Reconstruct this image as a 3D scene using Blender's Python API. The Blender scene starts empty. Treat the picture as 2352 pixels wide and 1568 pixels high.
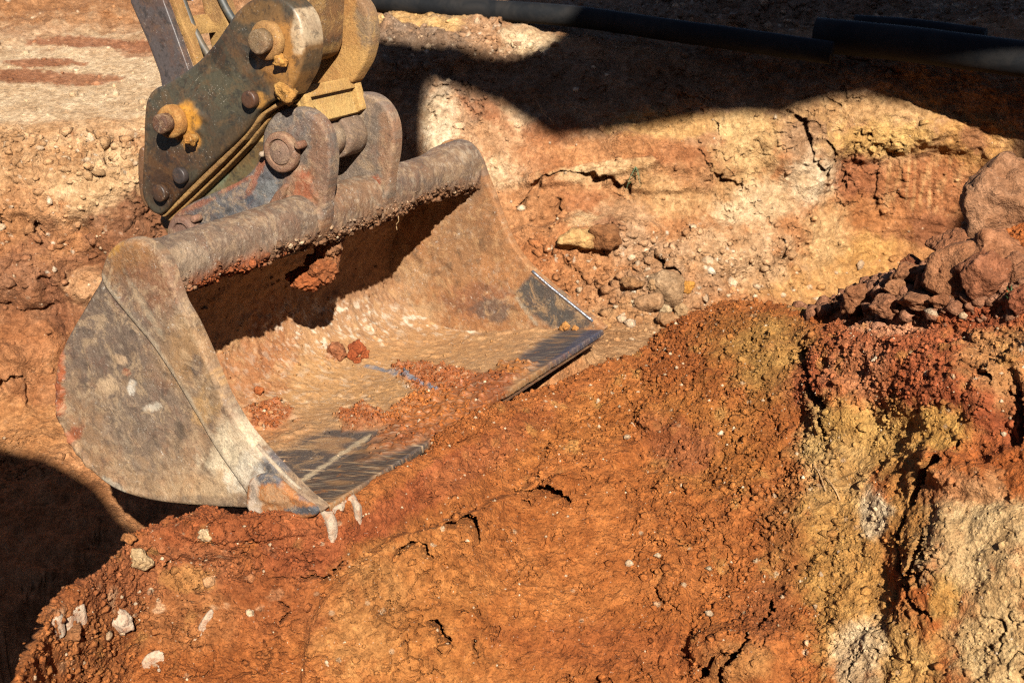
import bpy, bmesh, math, random
import numpy as np
from mathutils import Vector
from mathutils.geometry import delaunay_2d_cdt
random.seed(7); rng = np.random.default_rng(7)
S = bpy.context.scene; COL = S.collection

# ---------------------------------------------------------------- camera
F = 3000.0; CX, CY = 1176.0, 784.0      # focal length and centre in pixels of a 2352 px wide print
H = 1.2; PITCH = math.radians(28)
sp, cp = math.sin(PITCH), math.cos(PITCH)
cam_d = bpy.data.cameras.new('camera'); cam = bpy.data.objects.new('camera', cam_d); COL.objects.link(cam)
cam.location = (0, 0, H); cam.rotation_euler = (math.pi/2 - PITCH, 0, 0)
cam_d.sensor_width = 36; cam_d.lens = 36*F/2352; cam_d.clip_end = 500; cam_d.clip_start = .05
cam_d.dof.use_dof = True; cam_d.dof.focus_distance = 2.6; cam_d.dof.aperture_fstop = 7.0
S.camera = cam

def c2w(v):     # camera axes -> world axes
    v = np.asarray(v, float); x, y, z = v[..., 0], v[..., 1], -v[..., 2]
    return np.stack([x, y*sp + z*cp, y*cp - z*sp], -1)
L = c2w(np.array([-.17, -.28, -1.0])); L /= np.linalg.norm(L)      # direction the sunlight travels
elev = math.asin(-L[2]); az = math.atan2(-L[0], -L[1])

# ---------------------------------------------------------------- light
w = bpy.data.worlds.new('World'); S.world = w; w.use_nodes = True
nt = w.node_tree; bg = nt.nodes['Background']
sky = nt.nodes.new('ShaderNodeTexSky'); sky.sky_type = 'NISHITA'; sky.sun_disc = False
sky.air_density = .5; sky.dust_density = .3; sky.sun_elevation = elev; sky.sun_rotation = az
nt.links.new(sky.outputs[0], bg.inputs[0]); bg.inputs[1].default_value = .05
sd = bpy.data.lights.new('sun', 'SUN'); sd.energy = 5.0; sd.angle = math.radians(.53); sd.color = (1, .95, .86)
so = bpy.data.objects.new('sun', sd); COL.objects.link(so)
so.rotation_euler = Vector(tuple(L)).to_track_quat('-Z', 'Y').to_euler(); so.location = (1, -3, 4)
S.render.engine = 'CYCLES'; S.cycles.use_denoising = False; S.cycles.filter_width = 1.25; S.cycles.sample_clamp_indirect = 4.0
S.view_settings.view_transform = 'Standard'; S.view_settings.look = 'None'
S.view_settings.exposure = 1.70; S.view_settings.gamma = 1; S.view_settings.use_curve_mapping = False

# ---------------------------------------------------------------- maths
def ray(u, v):
    return c2w(np.stack([(np.asarray(u, float)-CX)/F, (CY-np.asarray(v, float))/F, -np.ones(np.shape(u))], -1))
CAM = np.array([0, 0, H])
def P_d(u, v, d): return CAM + ray(u, v)*np.asarray(d, float)[..., None]
def P_z(u, v, z):
    r = ray(u, v); return CAM + r*((np.asarray(z)-H)/r[..., 2])[..., None]
def to_px(P):
    q = np.asarray(P) - CAM
    x = q[..., 0]; y = q[..., 1]*sp + q[..., 2]*cp; z = q[..., 1]*cp - q[..., 2]*sp
    z = np.where(np.abs(z) < 1e-3, 1e-3, z)
    px = np.stack([CX + F*x/z, CY - F*y/z], -1)
    return np.where((z > .1)[..., None], px, 9e3), z
WD = c2w(np.array([(2982-1176)/F, (784+271)/F, -1.0])); WD /= np.linalg.norm(WD)   # width axis of bucket and arm
_t = P_d(np.array(740.), np.array(1172.), np.array(2.3)); K0 = float((_t-CAM) @ WD); WB = 1.127
def PL(u, v, wof=0.0):      # point of the plane at offset wof from the near side plate
    r = ray(u, v); return CAM + r*((K0+wof)/(r @ WD))[..., None]

def _hash(i, j, k, s):
    h = (i.astype(np.uint32)*np.uint32(374761393) + j.astype(np.uint32)*np.uint32(668265263)
         + k.astype(np.uint32)*np.uint32(2147483647) + np.uint32(s*144665 + 977))
    h = (h ^ (h >> np.uint32(13)))*np.uint32(1274126177); h = h ^ (h >> np.uint32(16))
    h = h*np.uint32(2246822519); return h ^ (h >> np.uint32(15))
def perlin(P, s=0):
    P = np.asarray(P, np.float64); I = np.floor(P).astype(np.int64); f = (P - I)
    t = f*f*f*(f*(f*6-15)+10); out = 0
    for dx in (0, 1):
        wx = t[..., 0] if dx else 1-t[..., 0]
        for dy in (0, 1):
            wy = t[..., 1] if dy else 1-t[..., 1]
            for dz in (0, 1):
                wz = t[..., 2] if dz else 1-t[..., 2]
                h = _hash(I[..., 0]+dx, I[..., 1]+dy, I[..., 2]+dz, s)
                gx = (h & np.uint32(1023))/511.5-1; gy = ((h >> np.uint32(10)) & np.uint32(1023))/511.5-1
                gz = ((h >> np.uint32(20)) & np.uint32(1023))/511.5-1
                out = out + wx*wy*wz*(gx*(f[..., 0]-dx)+gy*(f[..., 1]-dy)+gz*(f[..., 2]-dz))
    return out*1.3
def fbm(P, sc, o=3, s=0, g=.5):
    a, t, r = 1, 0, 0
    for k in range(o):
        r = r + a*perlin(P/sc*(2**k)+k*7.3, s+k); t += a; a *= g
    return r/t*1.4
def voro(P, sc, s=0):
    Q = np.asarray(P)/sc; I = np.floor(Q).astype(np.int64); f1 = np.full(Q.shape[:-1], 9.); f2 = f1.copy(); idc = np.zeros(Q.shape[:-1])
    for dx in (-1, 0, 1):
        for dy in (-1, 0, 1):
            for dz in (-1, 0, 1):
                J = I + np.array([dx, dy, dz]); h = _hash(J[..., 0], J[..., 1], J[..., 2], s)
                c = J + np.stack([(h & np.uint32(1023))/1023., ((h >> np.uint32(10)) & np.uint32(1023))/1023., ((h >> np.uint32(20)) & np.uint32(1023))/1023.], -1)
                d = np.sqrt(((Q-c)**2).sum(-1)); m = d < f1
                f2 = np.where(m, f1, np.minimum(f2, d)); idc = np.where(m, (h >> np.uint32(7)) % np.uint32(997)/997., idc); f1 = np.where(m, d, f1)
    return f1, f2, idc
def sstep(a, b, x):
    t = np.clip((x-a)/(b-a), 0, 1); return t*t*(3-2*t)
def lin(c):
    c = np.array(c, float)/255; return np.where(c < .04045, c/12.92, ((c+.055)/1.055)**2.4)
def C(r, g, b): return lin((r, g, b))
def in_poly(px, poly):
    x, y = px[..., 0], px[..., 1]; r = np.zeros(x.shape, bool); n = len(poly)
    for i in range(n):
        x1, y1 = poly[i]; x2, y2 = poly[(i+1) % n]
        if y1 == y2: continue
        r ^= ((y1 > y) != (y2 > y)) & (x < (x2-x1)*(y-y1)/(y2-y1)+x1)
    return r
def seg_dist(px, pts, closed=False):
    pts = np.asarray(pts, float); d = np.full(px.shape[:-1], 1e9); n = len(pts)
    for i in range(n if closed else n-1):
        a, b = pts[i], pts[(i+1) % n]; ab = b-a; t = np.clip(((px-a) @ ab)/max(ab @ ab, 1e-12), 0, 1)
        d = np.minimum(d, np.hypot(*(np.moveaxis(px - (a+t[..., None]*ab), -1, 0))))
    return d
def pmask(px, poly, soft, warp=0):      # 1 inside, soft edge, noisy border
    d = seg_dist(px, poly, True); d = np.where(in_poly(px, poly), d, -d) + warp
    return sstep(-soft, soft, d)
def ell(px, e, warp=0):
    u, v, ru, rv = e[:4]; a = math.radians(e[4]) if len(e) > 4 else 0
    x, y = px[..., 0]-u, px[..., 1]-v; X = x*math.cos(a)+y*math.sin(a); Y = -x*math.sin(a)+y*math.cos(a)
    k_ = np.clip((min(ru, rv)-14)/40, 0, 1); return sstep(1.12+.23*k_, .88-.33*k_, np.sqrt((X/ru)**2+(Y/rv)**2)+warp)
def pchip(x, y, q):
    x = np.asarray(x, float); y = np.asarray(y, float); h = np.diff(x); s = np.diff(y, axis=0)/h.reshape((-1,)+(1,)*(y.ndim-1))
    m = np.zeros_like(y); a, b = s[:-1], s[1:]; pos = a*b > 0
    m[1:-1] = np.where(pos, 2*a*b/np.where(np.abs(a+b) < 1e-12, 1, a+b), 0); m[0] = s[0]; m[-1] = s[-1]
    i = np.clip(np.searchsorted(x, q)-1, 0, len(x)-2); t = (q-x[i])/h[i]; sh = (-1,)+(1,)*(y.ndim-1); t = t.reshape(sh); hh = h[i].reshape(sh)
    return (2*t**3-3*t**2+1)*y[i]+(t**3-2*t**2+t)*hh*m[i]+(-2*t**3+3*t**2)*y[i+1]+(t**3-t**2)*hh*m[i+1]

# ---------------------------------------------------------------- mesh helpers
def tag(o, label=None, cat=None, group=None, kind=None):
    if label: o['label'] = label
    if cat: o['category'] = cat
    if group: o['group'] = group
    if kind: o['kind'] = kind
    return o
def thing(name, loc, label, cat, group=None):
    o = bpy.data.objects.new(name, None); COL.objects.link(o); o.location = tuple(loc); o.empty_display_size = .1
    return tag(o, label, cat, group)
def mk(name, V, Fc, mat, parent=None, col=None, smooth=True, base=None):
    """one mesh object; V world coordinates, Fc (n,3|4) array or list"""
    org = np.array(parent_world(parent)) if parent is not None else (np.array(base) if base is not None else np.zeros(3))
    me = bpy.data.meshes.new(name); V = np.asarray(V, np.float32).reshape(-1, 3) - org.astype(np.float32)
    if isinstance(Fc, np.ndarray):
        k = Fc.shape[1]; me.vertices.add(len(V)); me.vertices.foreach_set('co', V.ravel())
        me.loops.add(Fc.size); me.loops.foreach_set('vertex_index', Fc.ravel().astype(np.int32))
        me.polygons.add(len(Fc)); me.polygons.foreach_set('loop_start', np.arange(0, Fc.size, k, dtype=np.int32))
        me.polygons.foreach_set('loop_total', np.full(len(Fc), k, np.int32)); me.update(calc_edges=True); me.validate()
    else:
        me.from_pydata(V.tolist(), [], [list(f) for f in Fc]); me.update()
    if smooth: me.polygons.foreach_set('use_smooth', np.ones(len(me.polygons), bool))
    if col is not None:
        a = me.color_attributes.new('Col', 'FLOAT_COLOR', 'POINT'); col = np.broadcast_to(np.asarray(col, float), (len(V), 3))
        a.data.foreach_set('color', np.concatenate([col, np.ones((len(V), 1))], 1).astype(np.float32).ravel())
    me.materials.append(mat); o = bpy.data.objects.new(name, me); COL.objects.link(o)
    if parent is not None: o.parent = parent
    elif base is not None: o.location = tuple(base)
    return o
def parent_world(p):
    l = Vector(p.location)
    while p.parent: p = p.parent; l = l + Vector(p.location)
    return tuple(l)
def grid_faces(n, m, off=0):
    i = np.arange((n-1)*m).reshape(n-1, m)[:, :-1].ravel() + off
    return np.stack([i, i+1, i+m+1, i+m], 1)
def normals(G):
    a = np.gradient(G, axis=0); b = np.gradient(G, axis=1); n = np.cross(b, a)
    return n/np.maximum(np.linalg.norm(n, axis=-1, keepdims=True), 1e-12)

# ---------------------------------------------------------------- materials
class MT:
    def __init__(s, name):
        s.m = bpy.data.materials.new(name); s.m.use_nodes = True; s.t = s.m.node_tree; s.b = s.t.nodes['Principled BSDF']
    def n(s, typ, **k):
        x = s.t.nodes.new(typ)
        for a, v in k.items(): setattr(x, a, v)
        return x
    def l(s, a, b): s.t.links.new(a, b)
    def coord(s): return s.n('ShaderNodeTexCoord').outputs['Object']
    def noise(s, scale, det=4, rough=.6, vec=None, stretch=None, dist=0):
        x = s.n('ShaderNodeTexNoise'); x.inputs['Scale'].default_value = scale; x.inputs['Detail'].default_value = det
        x.inputs['Roughness'].default_value = rough; x.inputs['Distortion'].default_value = dist
        v = vec or s.coord()
        if stretch:
            mp = s.n('ShaderNodeMapping'); mp.inputs['Rotation'].default_value = stretch[1]; mp.inputs['Scale'].default_value = stretch[0]
            s.l(v, mp.inputs[0]); v = mp.outputs[0]
        s.l(v, x.inputs['Vector']); return x.outputs[0]
    def ramp(s, val, a, b, lo=0, hi=1):
        x = s.n('ShaderNodeMapRange'); x.interpolation_type = 'SMOOTHSTEP'
        for i, v in enumerate((a, b, lo, hi)): x.inputs[i+1].default_value = v
        s.l(val, x.inputs[0]); return x.outputs[0]
    def mix(s, fac, a, b, mode='MIX'):
        x = s.n('ShaderNodeMix', data_type='RGBA', blend_type=mode)
        for val, inp in ((fac, x.inputs[0]), (a, x.inputs[6]), (b, x.inputs[7])):
            if isinstance(val, (int, float)): inp.default_value = val
            elif isinstance(val, (tuple, list, np.ndarray)): inp.default_value = (*[float(q) for q in val], 1)
            else: s.l(val, inp)
        return x.outputs[2]
    def math(s, op, a, b):
        x = s.n('ShaderNodeMath', operation=op)
        for v, i in ((a, 0), (b, 1)):
            if isinstance(v, (int, float)): x.inputs[i].default_value = v
            else: s.l(v, x.inputs[i])
        return x.outputs[0]
    def bump(s, hs):
        h = None
        for val, amp in hs:
            y = s.math('MULTIPLY', val, amp); h = y if h is None else s.math('ADD', h, y)
        b = s.n('ShaderNodeBump'); b.inputs['Distance'].default_value = 1.0; b.inputs['Strength'].default_value = 1.0
        s.l(h, b.inputs['Height']); s.l(b.outputs[0], s.b.inputs['Normal'])
    def col(s, c):
        s.l(s.mix(1.0, c, (.415, .438, .478), 'MULTIPLY'), s.b.inputs['Base Color'])
    def vc(s): return s.n('ShaderNodeVertexColor', layer_name='Col').outputs[0]

def mat_soil(name, bump=1.0, fleck=.35):
    m = MT(name); c = m.vc()
    n1 = m.noise(9, 5, .65); n2 = m.noise(60, 5, .7); n3 = m.noise(260, 4, .7); n4 = m.noise(28, 4, .7, dist=.6)
    c = m.mix(1.0, c, m.mix(m.ramp(n1, .36, .64), (1.08, 1.10, 1.12), (.86, .80, .74)), 'MULTIPLY')
    c = m.mix(1.0, c, m.mix(m.ramp(n4, .40, .66), (.93, .91, .90), (1.20, 1.27, 1.36)), 'MULTIPLY')
    c = m.mix(1.0, c, m.mix(m.ramp(n2, .3, .7), (.68, .66, .64), (1.26, 1.26, 1.26)), 'MULTIPLY')
    c = m.mix(1.0, c, m.mix(m.ramp(n3, .3, .7), (.75, .74, .72), (1.22, 1.22, 1.22)), 'MULTIPLY')
    fl = m.ramp(m.noise(170, 2, .5), .70, .76, 0, fleck); c = m.mix(fl, c, C(238, 214, 180))
    m.col(c); m.b.inputs['Roughness'].default_value = .95; m.b.inputs['Specular IOR Level'].default_value = .12
    v = m.n('ShaderNodeTexVoronoi'); v.inputs['Scale'].default_value = 110; m.l(m.coord(), v.inputs['Vector']); v2 = m.n('ShaderNodeTexVoronoi'); v2.inputs['Scale'].default_value = 230; m.l(m.coord(), v2.inputs['Vector'])
    m.bump([(n2, .0066*bump), (n3, .0044*bump), (m.noise(25, 5, .6), .005*bump), (v.outputs['Distance'], -.0030*bump), (v2.outputs['Distance'], -.0018*bump)])
    return m.m
def mat_dirty(name, bump=1.0, rough=.75, dark=.35, fleck=.5, metal=0.0, dust=.35, dustc=(190, 130, 78), darkc=(70, 55, 45), rustc=(150, 72, 34), rust=.3, fine=240):
    """painted colour field worn, rusted and dusted by noise"""
    m = MT(name); c = m.vc()
    n1 = m.noise(12, 8, .78, dist=.6); n2 = m.noise(38, 8, .8, dist=.5); n3 = m.noise(fine, 5, .75); n5 = m.noise(20, 8, .8, dist=1.0)
    c = m.mix(m.ramp(n1, .50, .60, 0, rust), c, C(*rustc))
    c = m.mix(m.ramp(n2, .51, .60, 0, dark), c, C(*darkc))
    c = m.mix(m.ramp(n5, .50, .60, 0, dust), c, C(*dustc))
    c = m.mix(1.0, c, m.mix(m.ramp(n3, .3, .7), (.80, .79, .78), (1.2, 1.2, 1.2)), 'MULTIPLY')
    for rot, sc_ in (((.3, .9, .5), (300, 12, 300)), ((1.2, .2, 1.9), (260, 9, 260))):
        sn = m.noise(1, 2, .5, stretch=(sc_, rot)); sm_ = m.math('MULTIPLY', m.ramp(sn, .68, .73), m.ramp(m.noise(11, 2, .5), .5, .62)); c = m.mix(m.math('MULTIPLY', sm_, .45), c, C(226, 206, 180))
    f = m.math('MULTIPLY', m.ramp(m.noise(110, 6, .85), .60, .64), m.ramp(m.noise(18, 3, .6), .45, .6)); c = m.mix(m.math('MULTIPLY', f, fleck), c, C(240, 222, 196))
    m.col(c); m.b.inputs['Roughness'].default_value = rough; m.b.inputs['Specular IOR Level'].default_value = .3; m.b.inputs['Metallic'].default_value = metal
    m.l(m.ramp(n2, .4, .7, rough-.12, min(1, rough+.12)), m.b.inputs['Roughness'])
    m.bump([(n2, .0022*bump), (n3, .0012*bump), (n1, .0028*bump)])
    return m.m
def mat_steel(name, a=(64, 58, 54), b=(205, 178, 142), blue=0.0):
    """worn steel with fine drag scratches running across the blade"""
    m = MT(name); c = m.vc(); fx = math.atan2(WD[1], WD[0])
    R = ((1, 1, 1), (0, 0, 0))
    # scratches run along the digging direction: stretch noise along the in-plane axis
    n1 = m.noise(1, 5, .7, stretch=((18, 200, 90), (0, 0, math.radians(-8)))); n2 = m.noise(30, 5, .7, dist=.5); n3 = m.noise(1, 3, .6, stretch=((40, 520, 200), (0, 0, math.radians(-8))))
    c = m.mix(m.ramp(n1, .50, .68, 0, .55), c, C(*b)); c = m.mix(m.ramp(n3, .5, .66, 0, .5), c, C(*a))
    c = m.mix(m.ramp(n2, .58, .68, 0, .8), c, C(196, 124, 66))
    m.col(c); m.b.inputs['Metallic'].default_value = .25; m.b.inputs['Roughness'].default_value = .48
    m.bump([(n1, .0012), (n3, .0006), (n2, .003)])
    return m.m
def mat_plain(name, c, rough=.6, metal=0, var=.25, bump=.0012, scale=60, dust=None, dustamt=.4):
    m = MT(name); n = m.noise(scale, 5, .7); n2 = m.noise(scale/5, 5, .7, dist=.5)
    c = m.mix(m.ramp(n, .3, .7), C(*c)*(1-var), np.minimum(C(*c)*(1+var), 1))
    if dust: c = m.mix(m.ramp(n2, .42, .68, 0, dustamt), c, C(*dust))
    m.col(c); m.b.inputs['Roughness'].default_value = rough; m.b.inputs['Metallic'].default_value = metal; m.bump([(n, bump), (n2, bump*2)])
    return m.m
SOIL = mat_soil('soil_material'); CLODM = mat_soil('clod_material', .8, .2); CAKE = mat_soil('caked_dirt_material', .7, .3)
BUCK = mat_dirty('bucket_steel', 1.2, .7, .40, .8, dust=.5, dustc=(204, 166, 122), rust=.15)
INNER = mat_dirty('bucket_inside', 1.6, .85, .28, .9, dust=.5, dustc=(208, 158, 104), rust=.10, rustc=(160, 96, 54))
HITCH = mat_dirty('hitch_paint', .22, .5, .6, .2, dust=.16, dustc=(160, 110, 60), darkc=(38, 34, 30), rust=.3, rustc=(110, 66, 36), fine=180)
YEL = mat_dirty('yellow_paint_dusty', 1.4, .8, .25, .2, dust=.4, dustc=(214, 164, 92), darkc=(110, 76, 40), rust=.25, rustc=(168, 100, 46))
RUST = mat_dirty('rusty_steel', 1.5, .7, .40, .8, dust=.42, dustc=(196, 158, 116), darkc=(72, 62, 54), rust=.25, rustc=(146, 88, 52))
STEEL = mat_steel('worn_blade_steel'); SHINY = mat_plain('polished_edge_steel', (205, 205, 205), .3, .8, .2, .0008, 120, (180, 120, 70), .35)
BLACK = mat_plain('black_pipe_plastic', (12, 14, 17), .8, 0, .3, .0010, 40, (60, 52, 44), .4); BLACK.node_tree.nodes['Principled BSDF'].inputs['Specular IOR Level'].default_value = .2
HOSE = mat_plain('black_hose_rubber', (58, 60, 54), .6, 0, .3, .0006, 60, (140, 110, 70), .5)
CHALK = mat_plain('chalk_material', (208, 178, 144), .95, 0, .22, .004, 160, (186, 112, 62), .75)
TARP = mat_plain('pale_sheet_material', (196, 204, 214), .7, 0, .1, .002, 20, (170, 150, 130), .3)
LEAF = mat_plain('leaf_material', (74, 100, 50), .6, 0, .3, .0003, 80); STRAW = mat_plain('straw_material', (196, 150, 96), .8, 0, .3, .0002, 80)
CONC = mat_plain('concrete_material', (176, 158, 136), .9, 0, .15, .002, 60)

# ---------------------------------------------------------------- the ground
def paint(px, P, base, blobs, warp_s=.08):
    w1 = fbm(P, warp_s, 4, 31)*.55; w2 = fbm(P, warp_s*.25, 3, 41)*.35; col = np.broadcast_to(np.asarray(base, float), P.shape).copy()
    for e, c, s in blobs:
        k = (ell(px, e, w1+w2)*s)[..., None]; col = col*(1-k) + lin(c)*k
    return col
def relief(px, items, warp):
    h = 0
    for it in items:
        if it[0] == 'e': h = h + ell(px, it[1], warp*.5)*it[2]
        else: h = h + pmask(px, it[1], it[3], warp*it[3]*2)*it[2]
    return h
def cracks(px, P, lines):
    jx = fbm(P, .03, 3, 55)*14; jy = fbm(P, .03, 3, 66)*14; q = px + np.stack([jx, jy], -1); h = np.zeros(px.shape[:-1]); lines = [(a_, b_*1.25, c_*1.35) for a_, b_, c_ in lines]
    for pts, wd, dp in lines:
        pts = np.asarray(pts, float); lo = pts.min(0)-60; hi = pts.max(0)+60
        m = ((px > lo) & (px < hi)).all(-1)
        if not m.any(): continue
        d = seg_dist(q[m], pts); ww = wd*(1+.6*perlin(P[m]/.02, 9)); h[m] = np.minimum(h[m], -dp*sstep(1.0, .35, d/np.maximum(ww, 1)))
    return h

# --- sheet A : pit floor, pit wall and the ground behind
ucA = [-1600, -600, -150, 0, 250, 500, 800, 1100, 1400, 1700, 2000, 2250, 2500, 3200, 4200]
bvA = [1000, 990, 965, 950, 900, 850, 780, 730, 700, 690, 650, 660, 720, 820, 900]
bzA = [-.62, -.62, -.62, -.62, -.61, -.60, -.56, -.49, -.46, -.50, -.55, -.56, -.55, -.5, -.5]
rvA = [340, 330, 318, 312, 300, 240, 120, 92, 96, 108, 126, 142, 160, 200, 240]
rzA = [0, 0, 0, 0, 0, .02, .10, .12, .12, .12, .12, .12, .12, .12, .12]
cols = []
for u, bv, bz, rv, rz in zip(ucA, bvA, bzA, rvA, rzA):
    b = P_z(np.array(float(u)), np.array(float(bv)), np.array(bz)); r = P_z(np.array(float(u)), np.array(float(rv)), np.array(rz))
    X1 = (u-1176)/F
    rows = [np.array([X1*1.2, 1.0, -.75]), P_z(np.array(float(u)), np.array(1450.), np.array(-.68)), P_z(np.array(float(u)), np.array(bv+170.), np.array(bz-.04+.10*(1050 < u < 1800))),
            b+np.array([0, -.06, -.015]), b+(r-b)*np.array([.30, .30, .22]), b+(r-b)*np.array([.62, .62, .62]), b+(r-b)*np.array([.90, .90, .95]), r+np.array([0, .05, .012]),
            r+np.array([X1*.5, .5, .03]), r+np.array([X1*2.5, 2.5, .10]), np.array([X1*14, 12, .2]), np.array([X1*90, 90, .3])]
    if u <= -600 or u >= 3200:  # outer columns lifted into invented side banks that cut sky light
        for k_ in range(6, 9): rows[k_] = rows[k_]+np.array([0, 0, 1.3 if abs(u-1300) > 2500 else .5])
    cols.append(rows)
cols = np.array(cols)            # (columns, rows, 3)
cnt = [8, 30, 80, 42, 84, 84, 74, 30, 74, 34, 16, 8]
tv = np.concatenate([i+np.arange(n)/n for i, n in enumerate(cnt[:-1])]+[[len(cnt)-1.0]])
us = np.concatenate([np.linspace(-1600, -160, 40), np.linspace(-155, 2500, 780), np.linspace(2510, 4200, 46)])
G = pchip(ucA, cols, us)                       # (nu, rows, 3)
G = np.moveaxis(pchip(np.arange(len(cnt)), np.moveaxis(G, 1, 0), tv), 0, 1)    # (nu, nv, 3)
pxA, dA = to_px(G); N = normals(G); N *= np.sign((N*np.array([0, -.6, .8])).sum(-1, keepdims=True))
near = sstep(14, 6, dA)
wpA = fbm(G, .10, 3, 3)
rel = relief(pxA, [('p', [(1920, 375), (2030, 380), (2040, 355), (2250, 350), (2300, 480), (2180, 560), (1960, 600), (1905, 480)], -.022, 14),
                   ('e', (1235, 895, 130, 42, -32), .08), ('e', (1010, 300, 60, 110), .05), ('e', (1530, 660, 160, 60), .05), ('e', (1385, 540, 110, 50), .04), ('e', (1260, 600, 80, 70), .03),
                   ('e', (1850, 350, 70, 110), .035), ('e', (2050, 300, 130, 50), .035), ('e', (1560, 350, 180, 60), .03), ('e', (1480, 420, 150, 22, 5), .025), ('e', (1350, 400, 170, 22, -8), .03),
                   ('e', (1700, 560, 200, 60, -20), .03), ('e', (960, 130, 150, 50), .05), ('e', (150, 440, 190, 70), .04), ('e', (60, 640, 90, 60), .04), ('e', (230, 640, 90, 60), -.03),
                   ('e', (60, 790, 80, 60), .05), ('e', (130, 700, 25, 90, -25), -.02), ('e', (210, 655, 50, 40), .05), ('e', (10, 860, 60, 60), .04),
                   ('e', (1600, 40, 140, 30), .05), ('e', (1850, 20, 200, 25), .05)], wpA)
ridge = 1-np.abs(fbm(G, .075, 4, 12, .55))*2.2
cl1, cl2, cid = voro(G + .012*np.stack([fbm(G, .04, 2, 70), fbm(G, .04, 2, 71), fbm(G, .04, 2, 72)], -1), .05, 4)
rub = np.maximum.reduce([ell(pxA, (1500, 640, 330, 110), wpA*.4), ell(pxA, (230, 360, 330, 55), wpA*.4), ell(pxA, (1000, 120, 220, 60), wpA*.4)*.7, ell(pxA, (60, 560, 200, 120), wpA*.4)*.5, ell(pxA, (1900, 30, 600, 40), wpA*.3)*.8])
flat = ell(pxA, (120, 200, 420, 110), 0)*.9
floor = ell(pxA, (1400, 800, 260, 60), 0)*.7 + ell(pxA, (60, 960, 200, 50), 0)*.5
calm = 1-np.clip(flat+floor, 0, .85)
disp = fbm(G, .30, 3, 1)*.035*calm + fbm(G, .075, 4, 5, .55)*.024*calm + (fbm(G, .018, 3, 8)*.0048 + fbm(G, .008, 2, 18)*.002)*(.3+.7*calm)
disp += rub*np.clip(.55-cl1, -.2, .5)*.035*(.5+cid)
strat = ell(pxA, (2050, 570, 170, 60), 0); disp += strat*perlin(G*np.array([12, 12, 120]), 5)*.004
streak = pmask(pxA, [(2040, 350), (2210, 370), (2200, 490), (2040, 480)], 14); disp += streak*perlin(G*np.array([95, 20, 12]), 6)*.004
crkA = cracks(pxA, G, [([(1828, 270), (1845, 320), (1850, 372), (1868, 385)], 9, .03), ([(1893, 330), (1900, 370), (1880, 400)], 8, .03), ([(1280, 470), (1290, 500)], 6, .02), ([(1130, 60), (1180, 110)], 8, .03),
     ([(1190, 478), (1250, 420), (1300, 405), (1400, 425), (1450, 440)], 6, .02), ([(1475, 600), (1490, 635), (1540, 660)], 8, .035), ([(1365, 555), (1395, 545), (1405, 535)], 7, .03), ([(1775, 560), (1782, 600), (1775, 625)], 5, .025),
     ([(1925, 380), (1935, 400), (1940, 430)], 8, .02), ([(2010, 400), (2015, 480)], 5, .012), ([(100, 640), (130, 700), (160, 760)], 8, .008), ([(0, 700), (80, 720), (120, 700)], 6, .008), ([(60, 870), (75, 940)], 7, .012),
     ([(0, 900), (60, 880)], 5, .02), ([(90, 520), (100, 560)], 8, .02), ([(250, 170), (330, 200)], 5, .008), ([(1970, 300), (1990, 320)], 5, .02), ([(1640, 280), (1650, 330)], 5, .02), ([(1600, 350), (1620, 400), (1700, 430)], 5, .015)])
disp = disp*near + rel*near
def cave(G, dep, k=2.0):
    v = G-CAM; v = v/np.linalg.norm(v, axis=-1, keepdims=True); e = v+(v-L)*1.6; e /= np.linalg.norm(e, axis=-1, keepdims=True); return -e*(dep*k)[..., None]
G = G + N*disp[..., None] + cave(G, (crkA*.65 - sstep(.86, 1.0, ridge)*.008*calm*sstep(.10, .40, fbm(G, .28, 2, 96)+.25*ell(pxA, (1900, 350, 250, 150))))*near)
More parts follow.
